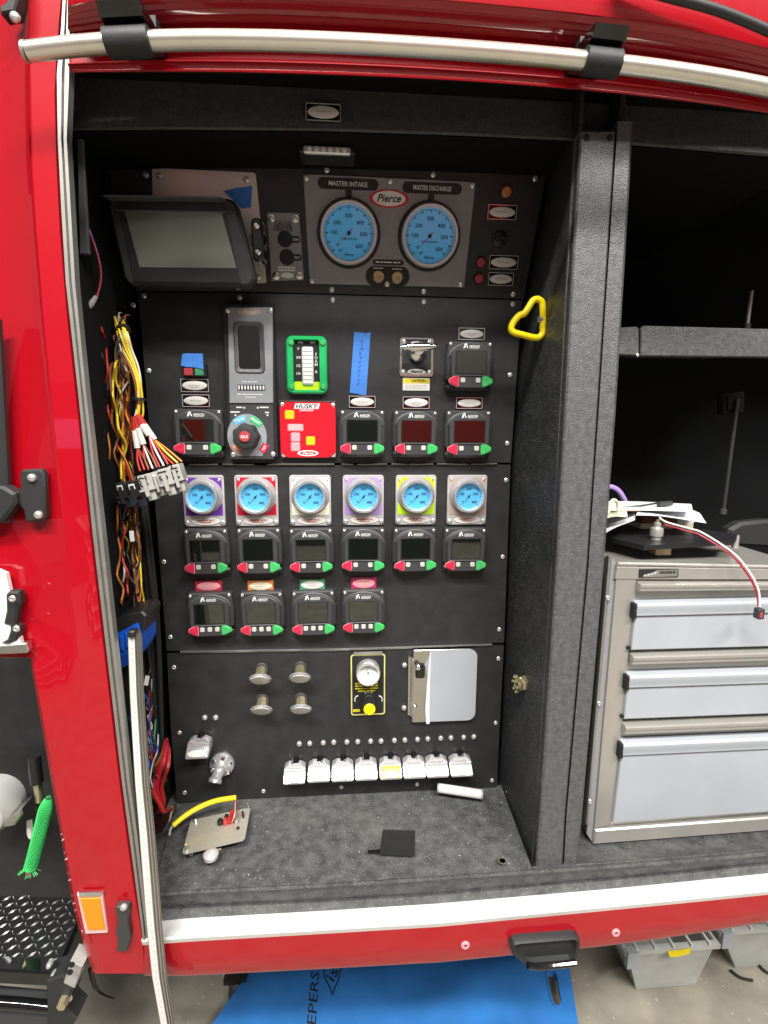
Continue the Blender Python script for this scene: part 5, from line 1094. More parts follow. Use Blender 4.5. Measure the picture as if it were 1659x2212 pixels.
def connector(u, v, wpx, hpx, ang, m_, label, Y, mark=None):
    c, wd, ht = bbox(u - wpx / 2, v - hpx / 2, u + wpx / 2, v + hpx / 2, Y=Y); t = thing('plug_connector', label, 'connector', c, 'plug connectors on the loose wiring', (0, math.radians(ang), 0))
    M().prism(rrect(wd, ht * .55, .002, 2, 0, ht * .2), -.012, .012, .0015).build('shell', m_, t)
    M().box(-wd * .58, wd * .58, -.014, .014, -ht * .10, -ht * .03).build('collar', m_, t)
    M().prism(rrect(wd * .62, ht * .40, .002, 2, wd * .06, -ht * .28), -.009, .009, .001).build('plug', m_, t)
    M().box(-wd * .18, wd * .10, -.0165, -.013, -ht * .3, ht * .32).build('locking_tab', m_, t)
    if mark: text(mark, 'lettering', 'ink', t, -wd * .14, ht * .24, -.0123, ht * .30, rot=math.pi / 2)
    else: M().prism(rrect(wd * .5, ht * .2, .001, 2, -wd * .08, ht * .28), -.0124, -.0115).build('sticker', 'label_white', t)
yk = YC - .055
connector(388, 1032, 24, 62, -14, 'connector_grey', 'rightmost grey plug connector of the row hanging off the harness', yk, 'MF')
connector(366, 1040, 28, 62, -14, 'connector_grey', 'second grey plug connector from the right, marked with black letters', yk - .004, 'S1')
connector(346, 1044, 18, 56, -14, 'connector_grey', 'narrow grey plug connector in the middle of the row', yk + .006, None)
connector(324, 1052, 30, 60, -14, 'connector_grey', 'leftmost grey plug connector of the row, marked with black letters', yk - .002, 'S2')
connector(298, 1066, 26, 60, -12, 'black_plastic', 'black plug connector with white sticker beside the grey ones', yk + .006)
connector(272, 1068, 24, 58, -10, 'black_plastic', 'leftmost black plug connector with white sticker', yk + .012)
bm_ = thing('control_module', 'blue control module box with black lid deep in the cavity', 'module', at(270, 1440, .14)); o = bm_.location
M().prism(pxo([(236, 1372), (300, 1336), (302, 1404), (288, 1432), (244, 1452)], .09, o), -.05, .03, .002).build('box', 'module_blue', bm_); M().prism(pxo([(232, 1352), (262, 1330), (306, 1320), (316, 1330), (310, 1364), (298, 1346), (240, 1376)], .088, o), -.052, .02, .003).build('lid', 'black_plastic', bm_)
for k in range(4): p = at(252 + k * 11, 1396 - k * 6, .085) - o; M().prism(rrect(.007, .028, .001, 2, p.x, p.z), -.055, -.045, .001).build('fin', 'module_blue', bm_)
rp_ = thing('red_panel', 'dull red plate with white edge seen deep in the cavity', 'panel', at(276, 1590, .2)); o = rp_.location
M().prism(pxo([(258, 1508), (300, 1492), (302, 1570), (270, 1590)], .22, o), .0, .01, .001).build('plate', 'wire_red', rp_); M().prism(pxo([(268, 1588), (302, 1568), (303, 1576), (270, 1596)], .218, o), 0, .01, .001).build('edge', 'connector_grey', rp_)
gp = thing('inner_track', 'dark grey vertical inner track strip high in the cavity', 'strip', at(185, 650, .09)); M().prism(pxo([(166, 300), (178, 300), (192, 548), (172, 548)], .09, gp.location), 0, .006, .001).build('strip', 'charcoal_light', gp)
for (u, v, l) in ((317, 1470, 'white cable tag among the black wires beside the lower panel'), (322, 1328, 'small white cable tag beside the three-key controllers'), (285, 1158, 'white cable tag lying across the wires beside the black connectors')):
    t = thing('cable_tag', l, 'tag', at(u, v, .13), 'white cable tags'); M().prism(rrect(.008, .020, .001, 2), -.0008, .0, .0002).build('card', 'label_white', t); t.rotation_euler = (0, math.radians(random.uniform(-10, 40)), 0); M().tube([(0, 0, .01), (.002, .004, .018), (.0, .01, .022)], .0008, 5).build('loop', 'wire_black', t)
ft = thing('flat_bracket', 'dull metal bracket on the cavity floor below the red cables', 'bracket', at(346, 1778, .12)); M().prism(pxo([(318, 1790), (330, 1770), (372, 1752), (366, 1775), (352, 1800), (322, 1812)], .12, ft.location), 0, .01, .002).build('plate', 'steel', ft)

# ---- loose track extrusion leaning out of the cavity
ext = [(289, 1365, 25), (290, 1385, 28), (294, 1500, 28), (300, 1600, 28.5), (306, 1694, 29), (316, 1798, 31), (332, 1998, 31), (343, 2112, 29), (360, 2212, 27), (368, 2262, 27)]
yy = lambda v: 0.03 - 0.075 * (v - 1365) / 850
tx = thing('loose_track', 'long loose aluminium track with ruler marks leaning out over the sill', 'track', at(332, 1998, yy(1998)))
g = []; rl = []
for i in range(len(ext) - 1):
    for k in range(4):
        t_ = k / 4; u = ext[i][0] + (ext[i + 1][0] - ext[i][0]) * t_; v = ext[i][1] + (ext[i + 1][1] - ext[i][1]) * t_; w_ = ext[i][2] + (ext[i + 1][2] - ext[i][2]) * t_
        Y = yy(v); L_ = lambda s, dy: at(u + w_ * s, v, Y + dy)
        g.append([L_(-.5, .012), L_(-.5, 0), L_(.08, 0), L_(.10, .006), L_(.18, .006), L_(.20, 0), L_(.29, 0), L_(.31, .008), L_(.40, .008), L_(.42, .001), L_(.5, .001), L_(.5, .014)]); rl.append([L_(-.46, -.0006), L_(.02, -.0006)])
M().sheet(g, (0, .006, 0)).build('extrusion', 'aluminium', tx, world=True, sharp=25)
M().sheet(rl, (0, .0004, 0)).build('marked_face', 'ruler_white', tx, world=True)
mk_ = M()
for i in range(0, len(rl) - 1):
    for k in range(2):
        a, b = rl[i][0].lerp(rl[i + 1][0], k / 2), rl[i][1].lerp(rl[i + 1][1], k / 2); d = (rl[i + 1][0] - rl[i][0]).normalized() * .0011
        p, q_ = a.lerp(b, .45), a.lerp(b, .75); of = Vector((0, -.0005, 0)); mk_.add([p + of, q_ + of, q_ + d + of, p + d + of], [(0, 1, 2, 3)])
mk_.build('ruler_marks', 'connector_grey', tx, world=True)
p = at(286, 1368, yy(1365) - .002); M().prism([(x + p.x - tx.location.x, z + p.z - tx.location.z) for x, z in rrect(.012, .012, .003, 3)], p.y - tx.location.y - .006, p.y - tx.location.y + .01, .002).build('end_clip', 'black_plastic', tx)

# ================================================================== RIGHT WALL FITTINGS
yl = 0.17
loop = [(1161, 646), (1170, 652), (1172.5, 664), (1173, 682), (1175, 694), (1172, 704), (1172, 718), (1165, 728), (1152, 729), (1128, 723), (1110, 718), (1104, 711), (1106, 701), (1113, 690.5), (1122, 681.5), (1132, 677.5), (1138, 670), (1145, 659), (1152, 649)]
yp = thing('pull_loop', 'bright yellow rounded triangular pull loop on the compartment side wall', 'pull loop', at(1176, 692, yl))
lp_ = px(loop, lambda v: yl); cl_ = smoothpts(lp_ + [lp_[0]], 4)[:-1]
M().tube(cl_, .0062, 12, closed=True).build('loop', 'yellow', yp, world=True)
M().lathe([(.006, -.004), (.006, .03), (0, .03)], c=at(1168, 690, yl), n=12, axis=(1, .2, 0)).build('anchor', 'screw_steel', yp, world=True)
bf = thing('brass_fitting', 'small brass hex fitting on the compartment side wall', 'fitting', at(1128, 1476, .17)); o = bf.location
M().lathe([(.016, .02), (.016, .0), (.015, -.004), (.012, -.006), (.012, -.014), (.009, -.016), (.0055, -.016), (.0055, -.006), (0, -.006)], n=6, axis=(.9, .43, 0)).build('hex_body', 'brass', bf)
for k in range(6): a = k * math.pi / 3; M().lathe([(.0035, 0), (.0035, -.007), (.002, -.009), (0, -.009)], c=(-.010, .015 * math.cos(a), .015 * math.sin(a)), n=8, axis=(.9, .43, 0)).build('stud', 'brass', bf)

# ================================================================== ON THE COMPARTMENT FLOOR
ZF = at(711, 1712, PD).z
def fl(u, v, h=0.0):
    """point on the bowed compartment floor"""
    ff, fb = at(u, interp(FF, u), .044), at(u, interp(FB, u), PD); t = (v - interp(FF, u)) / (interp(FB, u) - interp(FF, u)); t = max(-.1, min(1.1, t))
    z = ff.z + (fb.z - ff.z) * t; return atz(u, v, z + .0075 + h)
wt = thing('white_tube', 'short white plastic tube lying at the back of the floor', 'tube', fl(993, 1712)); a, b = fl(947, 1702, .010), fl(1041, 1716, .010)
M().tube([a, a.lerp(b, .5), b], .0105, 20).build('tube', 'label_white', wt, world=True); pb = a.lerp(b, .22)
for q_ in (a, b): M().lathe([(.0108, -.002), (.0108, .002)], c=q_, n=20, axis=(b - a)).build('tube_end', 'connector_grey', wt, world=True)
def slab(name, m, pts, h0, h1, parent): M().rings([[fl(u, v, h0) for u, v in pts], [fl(u, v, h1) for u, v in pts]]).build(name, m, parent, world=True)
bp = thing('folded_black_plate', 'small matt black folded sheet piece standing on the floor', 'plate', fl(858, 1840))
a, b, c_, d = fl(828, 1846), fl(896, 1846), None, None
hgt = .040
M().rings([[fl(820, 1846), fl(896, 1850), at(897, 1796, fl(896, 1850).y), at(827, 1794, fl(820, 1846).y)], [p + Vector((0, .003, 0)) for p in (fl(820, 1846), fl(896, 1850), at(897, 1796, fl(896, 1850).y), at(827, 1794, fl(820, 1846).y))]]).build('front_leaf', 'black_rubber', bp, world=True)
slab('foot', 'cavity', [(794, 1836), (826, 1834), (826, 1841), (794, 1842)], 0, .002, bp)
br = thing('loose_ring', 'small brass ring lying on the floor near the divider post', 'ring', fl(1085, 1861)); M().lathe([(.0075, 0), (.0085, .0008), (.0085, .002), (.0065, .002), (.0065, 0)], c=(0, 0, .0005), n=20, axis=(0, 0, 1)).build('ring', 'brass', br)
sp_ = thing('stainless_switch_plate', 'loose stainless plate with red and black components lying on the floor', 'plate', fl(460, 1800))
pts = [(412, 1772), (448, 1764), (530, 1746), (541, 1746), (529, 1812), (524, 1817), (400, 1846), (394, 1842)]
slab('plate', 'steel_matte', pts, .012, .015, sp_)
for (u, v, m_, r, h) in ((476, 1780, 'black_plastic', .006, .012), (487, 1781, 'lamp_red', .005, .014), (497, 1776, 'wire_red', .007, .012), (503, 1770, 'wire_red', .006, .02), (490, 1774, 'ink', .005, .016), (511, 1779, 'connector_grey', .004, .010), (514, 1790, 'ink', .0035, .004)):
    M().lathe([(r, 0), (r, h * .7), (r * .7, h), (0, h)], c=fl(u, v, .015), n=12, axis=(0, 0, 1)).build('component', m_, sp_, world=True)
for (u, v, u2, v2) in ((404, 1838, 400, 1812), (526, 1768, 522, 1738), (424, 1778, 419, 1758)): M().tube([fl(u, v, .014), fl(u2, v2, .014).lerp(fl(u, v, .040), .5)], .0028, 8).build('stud', 'chrome', sp_, world=True)
for k, m_ in enumerate(('wire_red', 'wire_white', 'wire_red')): M().tube(smoothpts([fl(498 + k * 3, 1776, .02), fl(505 + k * 2, 1760, .04), at(505 + k * 3, 1740 - k * 2, fl(505, 1760).y), at(508 + k, 1728, fl(505, 1755).y)], 5), .0011, 6).build('wire', m_, sp_, world=True)
M().lathe([(.006, -.006), (.014, 0), (.015, .008), (.009, .014), (0, .016)], c=fl(456, 1852, .010), n=20, axis=(0, 0, 1)).build('clear_bulb', 'clear_bezel', sp_, world=True)
M().lathe([(.0055, 0), (.0055, .004), (.003, .004), (.003, 0)], c=fl(413, 1843, .006), n=14, axis=(0, -.6, .8)).build('eyelet', 'chrome', sp_, world=True)
for (u0, v0, u1, v1) in ((440, 1843, 455, 1840), (462, 1838, 478, 1834)): M().tube([fl(u0, v0, .010), fl(u1, v1, .010)], .002, 6).build('clip', 'brass', sp_, world=True)
yt = thing('yellow_tube', 'curved bright yellow plastic tube rising over the loose stainless plate', 'tube', fl(376, 1785))
M().tube(smoothpts([at(u, v, y) for u, v, y in ((374, 1783, .15), (400, 1762, .165), (430, 1744, .18), (466, 1730, .195), (509, 1723, .21))], 6), .0052, 12).build('tube', 'yellow', yt, world=True)
M().tube(smoothpts([at(u, v, y) for u, v, y in ((374, 1783, .15), (368, 1792, .145), (366, 1804, .14))], 4), .0024, 8).build('wire', 'connector_grey', yt, world=True)
deb = M()
for _ in range(46):
    u = random.uniform(420, 1130); v = random.uniform(interp(FB, u) + 12, interp(FF, u) - 12); p = fl(u, v, -.0005); s = random.uniform(.0007, .0017)
    a = random.uniform(0, 3); deb.add([p + Vector((s * math.cos(a + k * 2.1), s * math.sin(a + k * 2.1), 0)) for k in range(3)] + [p + Vector((0, 0, s))], [(0, 1, 3), (1, 2, 3), (2, 0, 3)])
do = deb.build('floor_dust', 'label_white', None, fl(700, 1800), world=True); do['kind'] = 'stuff'; do['label'] = 'pale crumbs of dust scattered over the compartment floor'

# ================================================================== DRAWER CABINET
YB = 0.137
SLP = [(1195, .03), (1214, .02), (1297, -.022), (1410, -.028), (1597, -.042), (1770, -.070), (1821, -.078)]
CLF = [(1200, 1333), (1214.7, 1332.4), (1821, 1279.3)]
UR = 1745
def hl(uL, v, u): return v + interp(SLP, v) * (u - uL)
cab = thing('drawer_cabinet', 'cream aluminium cabinet with white drawers right of the divider post', 'cabinet', at(1279, 1821, YB)); co = cab.location
def cpart(name, m, uT, vT, uB, vB, y0, y1, bev=.001, parent=None, u1=UR):
    """strip of the front, left end at (uT, vT)-(uB, vB), running to the right end"""
    out = pxo([(uT, vT), (u1, hl(uT, vT, u1)), (u1, hl(uB, vB, u1)), (uB, vB)], YB, co); return M().prism(out, y0, y1, bev).build(name, m, parent or cab)
cpart('carcass', 'cream_alu', 1332.4, 1214.7, 1279.3, 1821, .006, .42, .002)
fl_ = lambda v: interp(CLF, v)
cpart('left_stile', 'cream_alu', fl_(1216), 1216, fl_(1820), 1820, -.001, .008, .002, u1=1332) if False else None
M().prism(pxo([(1332.5, 1215), (1376, 1216), (1371, 1290), (1358, 1400), (1340, 1596), (1318, 1782), (1283, 1788)], YB, co), -.002, .008, .001).build('left_stile', 'cream_alu', cab)
cpart('top_trim', 'cream_alu', 1332.4, 1213, 1330, 1222, -.006, .02, .003); cpart('top_rail', 'cream_alu', 1330.5, 1223, 1326, 1250, -.004, .008, .001)
cpart('bottom_rail', 'cream_alu', 1283, 1789, 1279.3, 1820.5, -.006, .008, .003)
def handle_px(uL, v0, v1, m, parent):
    """rounded handle strip"""
    n = 6; R_ = []
    for u in (uL, UR):
        a, b = at(u, hl(uL, v0, u), YB) - co, at(u, hl(uL, v1, u), YB) - co; R_.append([Vector((a.x, y, a.z + (b.z - a.z) * t)) for t, y in ((0, .004), (.06, -.012), (.18, -.018), (.40, -.018), (.62, -.015), (.80, -.015), (.90, -.010), (1, .004))])
    return M().rings(R_).build('handle', m, parent, sharp=22)
badge = M().prism(pxo([(1378, 1228), (1461.5, 1227.5), (1461, 1244.5), (1377, 1246)], YB, co), -.0065, -.0035, .0005).build('badge', 'ink', cab)
pbd = at(1420, 1236.5, YB) - co; M().prism([(pbd.x - .030, pbd.z - .0075), (pbd.x - .006, pbd.z + .0065), (pbd.x + .038, pbd.z + .0072), (pbd.x + .038, pbd.z - .0068)], -.0067, -.006).build('badge_inlay', 'track_alu', badge); dashes(badge, pbd.x + .018, pbd.z + .002, -.0071, .034, 3, .0050, 'charcoal')
for k in range(4): M().prism([(pbd.x - .034 + k * .007, pbd.z - .006 + k * .0016), (pbd.x - .029 + k * .007, pbd.z - .006 + k * .0016), (pbd.x - .026 + k * .007, pbd.z - .002 + k * .0016), (pbd.x - .031 + k * .007, pbd.z - .002 + k * .0016)], -.0070, -.006).build('badge_flag', 'ink_grey', badge)

for (uh_, vh0, vh1, up_, vp0, upb, vp1, lab) in ((1374, 1255, 1276, None, None, None, None, 0), (1364, 1297, 1331, 1369, 1331, 1358, 1400, 1), (1348, 1451, 1484, 1352, 1484, 1343, 1548, 2), (1335, 1596, 1629, 1340, 1629, 1319.5, 1770, 3)):
    if up_ is None:
        handle_px(uh_, vh0, vh1, 'cream_alu', cab); continue
    d = cpart('drawer', 'drawer_white', up_, vh0 + 4, upb, vp1, -.010, .008, .0015)
    handle_px(uh_ + 3, vh0, vh1, 'drawer_white', d)
    M().prism(pxo([(uh_ - 3, vh0 + 2), (uh_ + 4, vh0 + 2), (uh_ + 2, vh1), (uh_ - 6, vh1)], YB, co), -.016, .006, .001).build('handle_end', 'ink', d)
for (u, v0, v1) in ((1359, 1409, 1433), (1343, 1559, 1581)): handle_px(u, v0, v1, 'cream_alu', cab)
for (u, v, ub) in ((1352, 1394, 1374), (1338, 1541, 1360)): M().prism(pxo([(u, v), (ub, v - 1), (ub - 2, v + 5), (u - 1, v + 6)], YB, co), -.008, .004).build('latch', 'ink', cab)
# side rail strip with screws between post and cabinet front
M().prism([(x, z) for x, z in pxo([(1320, 1204), (1331, 1214), (1278, 1818), (1266, 1800)], YB + .004, co)], .002, .010, .001).build('side_rail', 'plate_grey', cab)
M().prism([(x, z) for x, z in pxo([(1312, 1200), (1317, 1204), (1268, 1780), (1263, 1776)], YB + .002, co)], -.004, .006, .001).build('side_edge', 'track_alu', cab)
for (u, v) in ((1313, 1292), (1294, 1520), (1274, 1731)): p = at(u, v, YB - .004) - co; screw(cab, p.x, p.z, p.y, SCREW)
# ---- things on the cabinet
zt = at(1332.4, 1214.7, YB).z + .002
pt = thing('black_base_plate', 'black plate on blocks lying on top of the drawer cabinet', 'plate', atz(1420, 1170, zt + .022)); zz = zt + .022
P = [atz(u, v, zz) for u, v in ((1288, 1163), (1390, 1189), (1584, 1177), (1592, 1164), (1480, 1146), (1300, 1140))]
M().rings([P, [p + Vector((0, 0, .010)) for p in P]]).build('plate', 'black_plastic', pt, world=True)
wb = thing('wood_block', 'small wooden block under the black plate on the cabinet', 'block', atz(1425, 1196, zt)); pbk = atz(1425, 1194, zt); M().box(-.017, .017, -.012, .012, 0, .0205).build('block', 'wood', wb)
bl = thing('steel_bolt', 'thick steel bolt standing on the black plate beside the papers', 'bolt', atz(1417, 1165, zz + .010)); M().lathe([(.010, 0), (.010, .006), (.013, .008), (.013, .022), (.012, .025), (.007, .027), (.007, .036), (0, .037)], n=20, axis=(0, 0, 1)).build('bolt', 'screw_steel', bl)
M().lathe([(.0035, .036), (.0035, .042), (0, .043)], n=10, axis=(0, 0, 1)).build('tip', 'brass', bl)
sn = thing('steel_pin', 'short steel pin at the right end of the black plate', 'pin', atz(1587, 1183, zt)); M().lathe([(.007, 0), (.007, .026), (.006, .029), (0, .030)], n=16, axis=(0, 0, 1)).build('pin', 'screw_steel', sn)
bx = thing('cardboard_box', 'flat pale box under the loose papers on the cabinet', 'box', atz(1440, 1140, zz + .012)); pc = bx.location
M().box(-.07, .058, -.01, .07, 0, .012).build('base', 'paper_cream', bx); M().box(-.066, .054, -.008, .068, .012, .030).build('body', 'wire_brown', bx); M().box(.020, .060, -.0085, .07, .012, .031).build('flap', 'paper', bx)
def leaf(label, pts, m='paper', sag=.004, th=.0012):
    c = sum(pts, Vector()) / 4; gr = []
    for i in range(6):
        gr.append([pts[0].lerp(pts[1], j / 5).lerp(pts[3].lerp(pts[2], j / 5), i / 5) + Vector((0, 0, sag * math.sin(i * 1.3 + j * .9))) for j in range(6)])
    o = M().sheet(gr, (0, 0, -th)).build('loose_paper', m, None, c, world=True); return tag(o, label, 'paper', 'papers on the cabinet')
z1 = zz + .048
ap = lambda u, v, y: at(u, v, y)
leaf('white paper sheet drooping over the right side of the pile', [ap(1374, 1112, .20), ap(1526, 1126, .19), ap(1500, 1100, .34), ap(1390, 1094, .34)], sag=.003)
leaf('folded white paper slanting down at the left of the pile', [ap(1305, 1152, .17), ap(1372, 1120, .185), ap(1372, 1104, .30), ap(1310, 1122, .30)], sag=.002)
leaf('thick white booklet lying on top of the paper pile', [ap(1310, 1098, .22), ap(1496, 1098, .21), ap(1492, 1087, .32), ap(1312, 1083, .34)], sag=.0015, th=.006)
leaf('cream paper packet near the post on the paper pile', [ap(1312, 1118, .175), ap(1356, 1114, .18), ap(1352, 1100, .25), ap(1314, 1100, .25)], 'paper_cream', .002)
cbk = thing('black_cable_tie', 'black strap laid across the white booklet', 'strap', ap(1400, 1095, .24)); M().tube(smoothpts([ap(1334, 1097, .235), ap(1380, 1093, .24), ap(1420, 1087, .25), ap(1448, 1084, .26)], 5), .0022, 6).build('strap', 'black_plastic', cbk, world=True); M().tube([ap(1422, 1089, .24), ap(1450, 1087, .25)], .0055, 8).build('clip', 'charcoal', cbk, world=True)
ct = thing('white_tube_loop', 'bent cream plastic tube loop at the left of the papers', 'tube', ap(1322, 1105, .2)); M().tube(smoothpts([ap(1314, 1108, .18), ap(1318, 1088, .185), ap(1326, 1080, .19), ap(1334, 1088, .2), ap(1336, 1112, .2)], 6), .0035, 8).build('tube', 'paper_cream', ct, world=True)
bh = thing('pale_hose', 'pale grey-blue hose arching up behind the post beside the papers', 'hose', ap(1340, 1080, .36)); M().tube(smoothpts([ap(1300, 1056, .36), ap(1318, 1051, .36), ap(1336, 1060, .36), ap(1348, 1078, .36), ap(1352, 1088, .36)], 6), .006, 10).build('hose', 'lavender', bh, world=True)
wr = thing('lead_with_plug', 'white and red wire lead with black plug hanging over the drawers', 'wire lead', ap(1640, 1325, .075))
wp = [(1424, 1118, .20), (1440, 1128, .19), (1486, 1141, .17), (1519, 1152, .15), (1583, 1194, .11), (1619, 1236, .09), (1638, 1274, .08), (1641, 1311, .075)]
M().tube(smoothpts([at(*p) for p in wp], 6), .0020, 8).build('wire', 'wire_white', wr, world=True)
M().tube(smoothpts([at(u - 4, v + 5, y + .004) for u, v, y in wp[1:-1]] + [at(1638, 1310, .078)], 6), .0018, 8).build('wire', 'red_btn', wr, world=True)
p = at(1640, 1325, .075) - wr.location; M().prism(rrect(.0135, .021, .002, 2, p.x, p.z), -.006, .006, .001).build('plug', 'charcoal', wr); M().box(p.x - .0045, p.x + .001, -.0075, -.005, p.z - .006, p.z + .004).build('plug_tab', 'lamp_red', wr)
# shelf and rods in the dark locker
sh = thing('shelf', 'grey speckled shelf edge in the dark locker above the cabinet', 'shelf', at(1400, 769, .26)); o = sh.location
for pts in ([(1318, 709), (1374, 706), (1379, 711), (1379, 768), (1318, 766)], [(1382, 711), (1390, 704), (1659, 711), (1745, 714), (1745, 776), (1659, 772), (1382, 769)]): M().prism(pxo(pts, .26, o), -.003, .012, .002).build('front_lip', 'post_liner', sh)
q0, q1 = at(1318, 712, .27), at(1745, 714, .27); M().box(q0.x - o.x, q1.x - o.x, .0145, .33, q0.z - o.z - .012, q0.z - o.z - .004).build('board', 'liner', sh)
p = at(1377, 767, .255) - o; screw(sh, p.x, p.z, p.y, SCREW_S)
for (a, b, l, Y) in (((1624, 628), (1613, 712), 'short steel support rod above the shelf', .36), ((1594, 862), (1562, 1110), 'long dark support rod below the shelf', .40)):
    t = thing('support_rod', l, 'rod', at(*b, Y)); M().tube([at(*a, Y), at(*b, Y)], .0045, 10).build('rod', 'track_alu' if Y < .38 else 'black_rubber', t, world=True)
    M().lathe([(.008, 0), (.008, .012), (.005, .014)], c=at(*b, Y), n=12, axis=(0, 0, 1)).build('foot', 'charcoal', t, world=True)
lb = thing('locker_bracket', 'dim rectangular bracket at the top of the long dark rod', 'bracket', at(1590, 875, .41)); M().prism(pxo([(1560, 848), (1610, 846), (1608, 892), (1562, 894)], .41, lb.location), 0, .02, .003).build('plate', 'cavity', lb); M().prism(pxo([(1568, 856), (1598, 855), (1597, 884), (1570, 885)], .41, lb.location), -.004, .0, .001).build('boss', 'cavity', lb)
bgm = thing('locker_mat', 'dark rounded mat edge behind the papers in the locker', 'mat', at(1620, 1150, .4)); M().prism(pxo([(1560, 1175), (1565, 1140), (1590, 1126), (1640, 1121), (1745, 1121), (1745, 1185)], .42, bgm.location), 0, .03, .008).build('mat', 'black_rubber', bgm)

# ================================================================== ON THE WORKSHOP FLOOR
zc_ = .085
cr = thing('mechanic_creeper', 'blue moulded mechanic creeper board under the red skirt', 'creeper', atz(850, 2180, zc_)); o = cr.location
out = [(548, 2085), (455, 2216), (420, 2290), (1262, 2290), (1246, 2200), (1226, 2066), (1216, 2040), (580, 2040)]
top = [atz(u, v, zc_) for u, v in out]
# board with a hand slot cut out
slot = [(1180, 2102), (1186, 2095), (1196, 2096), (1204, 2106), (1213, 2160), (1211, 2172), (1203, 2176), (1196, 2170), (1190, 2158)]
sl3 = [atz(u, v, zc_) for u, v in slot]
import mathutils.geometry as mg
V2 = [(p.x, p.y) for p in top] + [(p.x, p.y) for p in sl3]; n0, n1 = len(top), len(sl3)
tess = mg.delaunay_2d_cdt([Vector(v) for v in V2], [(i, (i + 1) % n0) for i in range(n0)] + [(n0 + i, n0 + (i + 1) % n1) for i in range(n1)], [], 0, 1e-6)
def in_slot(x, y):
    c = False; P = V2[n0:]
    for i in range(n1):
        (x1, y1), (x2, y2) = P[i], P[i - 1]
        if (y1 > y) != (y2 > y) and x < (x2 - x1) * (y - y1) / (y2 - y1) + x1: c = not c
    return c
mb = M(); tv, tf = tess[0], tess[2]; keep = [f for f in tf if not in_slot(sum(tv[i].x for i in f) / len(f), sum(tv[i].y for i in f) / len(f))]
mb.add([(v.x, v.y, zc_) for v in tv], [list(f) for f in keep]); mb.add([(v.x, v.y, zc_ - .022) for v in tv], [list(f)[::-1] for f in keep])
for P in (top, sl3):
    for i in range(len(P)): a, b = P[i], P[(i + 1) % len(P)]; mb.add([a, b, b - Vector((0, 0, .022)), a - Vector((0, 0, .022))], [(0, 1, 2, 3)])
bo = mb.build('board', 'creeper_blue', cr, world=True)
M().tube([p + Vector((0, 0, .001)) for p in sl3], .003, 6, closed=True).build('slot_rim', 'creeper_blue', cr, world=True)
def floor_text(s, u0, v0, u1, v1, hh, m, name='lettering'):
    """lettering lying on the board, running from pixel 0 to pixel 1"""
    a, b = atz(u0, v0, zc_ + .0012), atz(u1, v1, zc_ + .0012); d = (b - a); L_ = d.length; t = text(s, name, m, cr, 0, 0, 0, hh, L_, bold=.0, shear=.15)
    t.rotation_euler = (math.radians(-90), 0, math.atan2(d.y, d.x)); t.location = (a + b) / 2 - cr.location; return t
floor_text('JEEPERS', 672, 2262, 684, 2098, .030, 'ink')
lg = [atz(u, v, zc_ + .001) for u, v in ((699, 2090), (701, 2110), (711, 2130), (716, 2140), (716, 2148), (720, 2148), (721, 2140), (733, 2110), (736, 2088))]
M().tube(lg, .0016, 6).build('logo_outline', 'ink', cr, world=True)
floor_text('is', 712, 2118, 724, 2092, .026, 'ink')
for (u, v) in ((512, 2130),):
    p = atz(u, v, .05); cs_ = M(); cs_.lathe([(.0, -.016), (.030, -.016), (.034, -.010), (.034, .010), (.030, .016), (0, .016)], c=p, n=24, axis=(1, 0, .0)); cs_.build('caster', 'black_rubber', cr, world=True); M().box(p.x - .03 - o.x, p.x + .03 - o.x, p.y - .02 - o.y, p.y + .03 - o.y, .03 + .05 - o.z, .045 + .05 - o.z).build('caster_fork', 'black_plastic', cr)
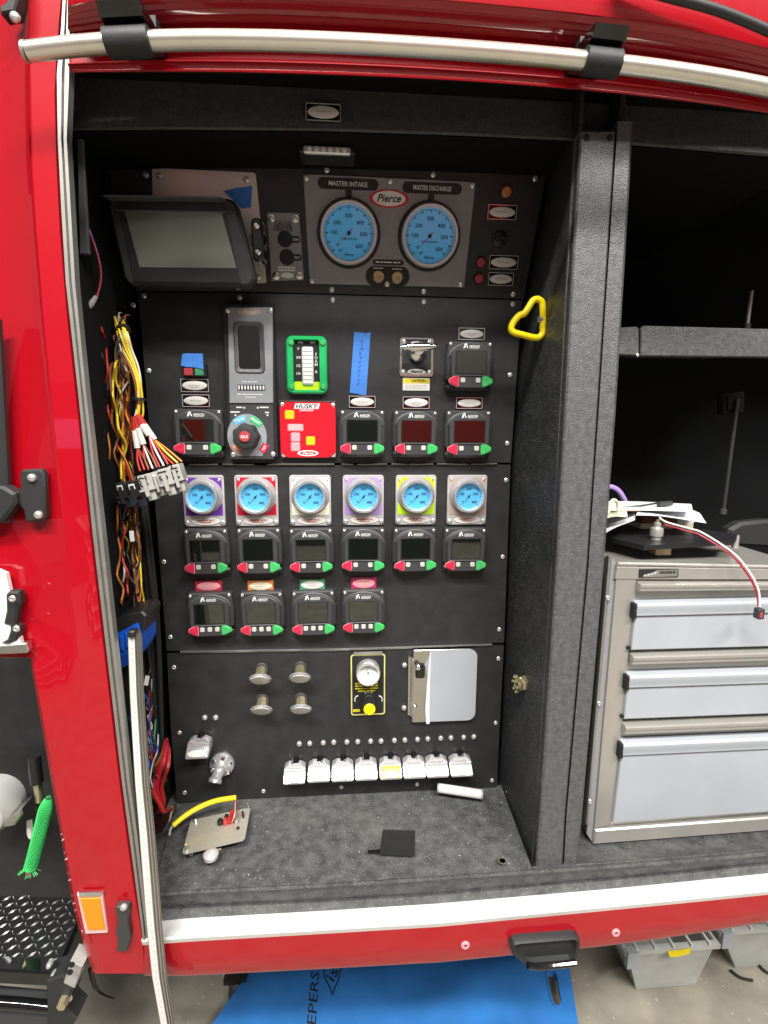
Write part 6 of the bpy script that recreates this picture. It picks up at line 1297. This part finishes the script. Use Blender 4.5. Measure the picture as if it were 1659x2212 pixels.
def bin_(label, bl_, br_, tl_, tr_, tagc=None, depth=.30):
    A, Bq = atz(*bl_, 0.004), atz(*br_, 0.004); A.y = Bq.y = (A.y + Bq.y) / 2; y0 = A.y
    T1, T2 = at(*tl_, y0 - .025), at(*tr_, y0 - .025); T1.z = T2.z = (T1.z + T2.z) / 2
    t = thing('clear_bin', label, 'bin', ((A.x + Bq.x) / 2, y0, 0), 'clear plastic bins under the truck')
    lo_ = [Vector((A.x, y0, .004)), Vector((Bq.x, y0, .004)), Vector((Bq.x, y0 + depth, .004)), Vector((A.x, y0 + depth, .004))]
    hi = [T1, T2, Vector((T2.x, y0 + depth + .03, T2.z)), Vector((T1.x, y0 + depth + .03, T1.z))]
    M().rings([lo_, hi, [p + Vector((0, .0, 0)) + (Vector(((T1.x + T2.x) / 2, y0 + depth / 2, T1.z)) - p) * .03 for p in hi], [p + (Vector(((A.x + Bq.x) / 2, y0 + depth / 2, .012)) - p) * .03 + Vector((0, 0, .006)) for p in lo_]], False, True).build('tub', 'bin_clear', t, world=True)
    M().rings([[p + (p - Vector(((T1.x + T2.x) / 2, y0 + depth / 2, T1.z))) * k + Vector((0, 0, dz)) for p in hi] for k, dz in ((.0, -.014), (.05, -.014), (.05, -.002), (.0, 0))], False, False).build('rim', 'bin_clear', t, world=True)
    for k in range(5):
        p = T1.lerp(T2, (k + .5) / 5); M().box(p.x - .002, p.x + .002, p.y - .012, p.y + .02, p.z, p.z + .010).build('rib', 'bin_clear', t, world=False) if False else None
        rb = M(); rb.box(p.x - .003, p.x + .003, p.y - .010, p.y + .03, p.z, p.z + .008); rb.build('rib', 'label_white', t, world=True)
    cl = M(); cl.box(T1.x - .004, T1.x + .026, T1.y - .018, T1.y - .002, T1.z - .045, T1.z + .004); cl.build('latch', 'drawer_white', t, world=True)
    if tagc:
        P = [at(u, v, y0 - .045) for u, v in ((1444, 2058), (1470, 2056), (1492, 2050), (1490, 2060), (1470, 2066), (1447, 2068))]; M().rings([P, [p + Vector((0, .004, 0)) for p in P]]).build('handle_tag', 'yellow', t, world=True)
    return t
bin_('clear plastic bin with a yellow tag under the right of the skirt', (1377, 2142), (1499, 2122), (1352, 2052), (1548, 2030), True)
bin_('clear plastic bin cut off by the right edge of the picture', (1591, 2094), (1720, 2076), (1556, 2006), (1760, 1992))
for (pts, l) in (([(1578, 2096), (1600, 2112), (1626, 2118)], 'thin black strap end lying beside the right clear bin'), ([(1640, 2086), (1656, 2100), (1680, 2106)], 'black strap at the right picture edge on the floor')):
    o_ = M().tube(smoothpts([atz(u, v, .006) for u, v in pts], 5), .004, 6).build('strap', 'wire_black', None, atz(*pts[0], .006), world=True); tag(o_, l, 'strap')
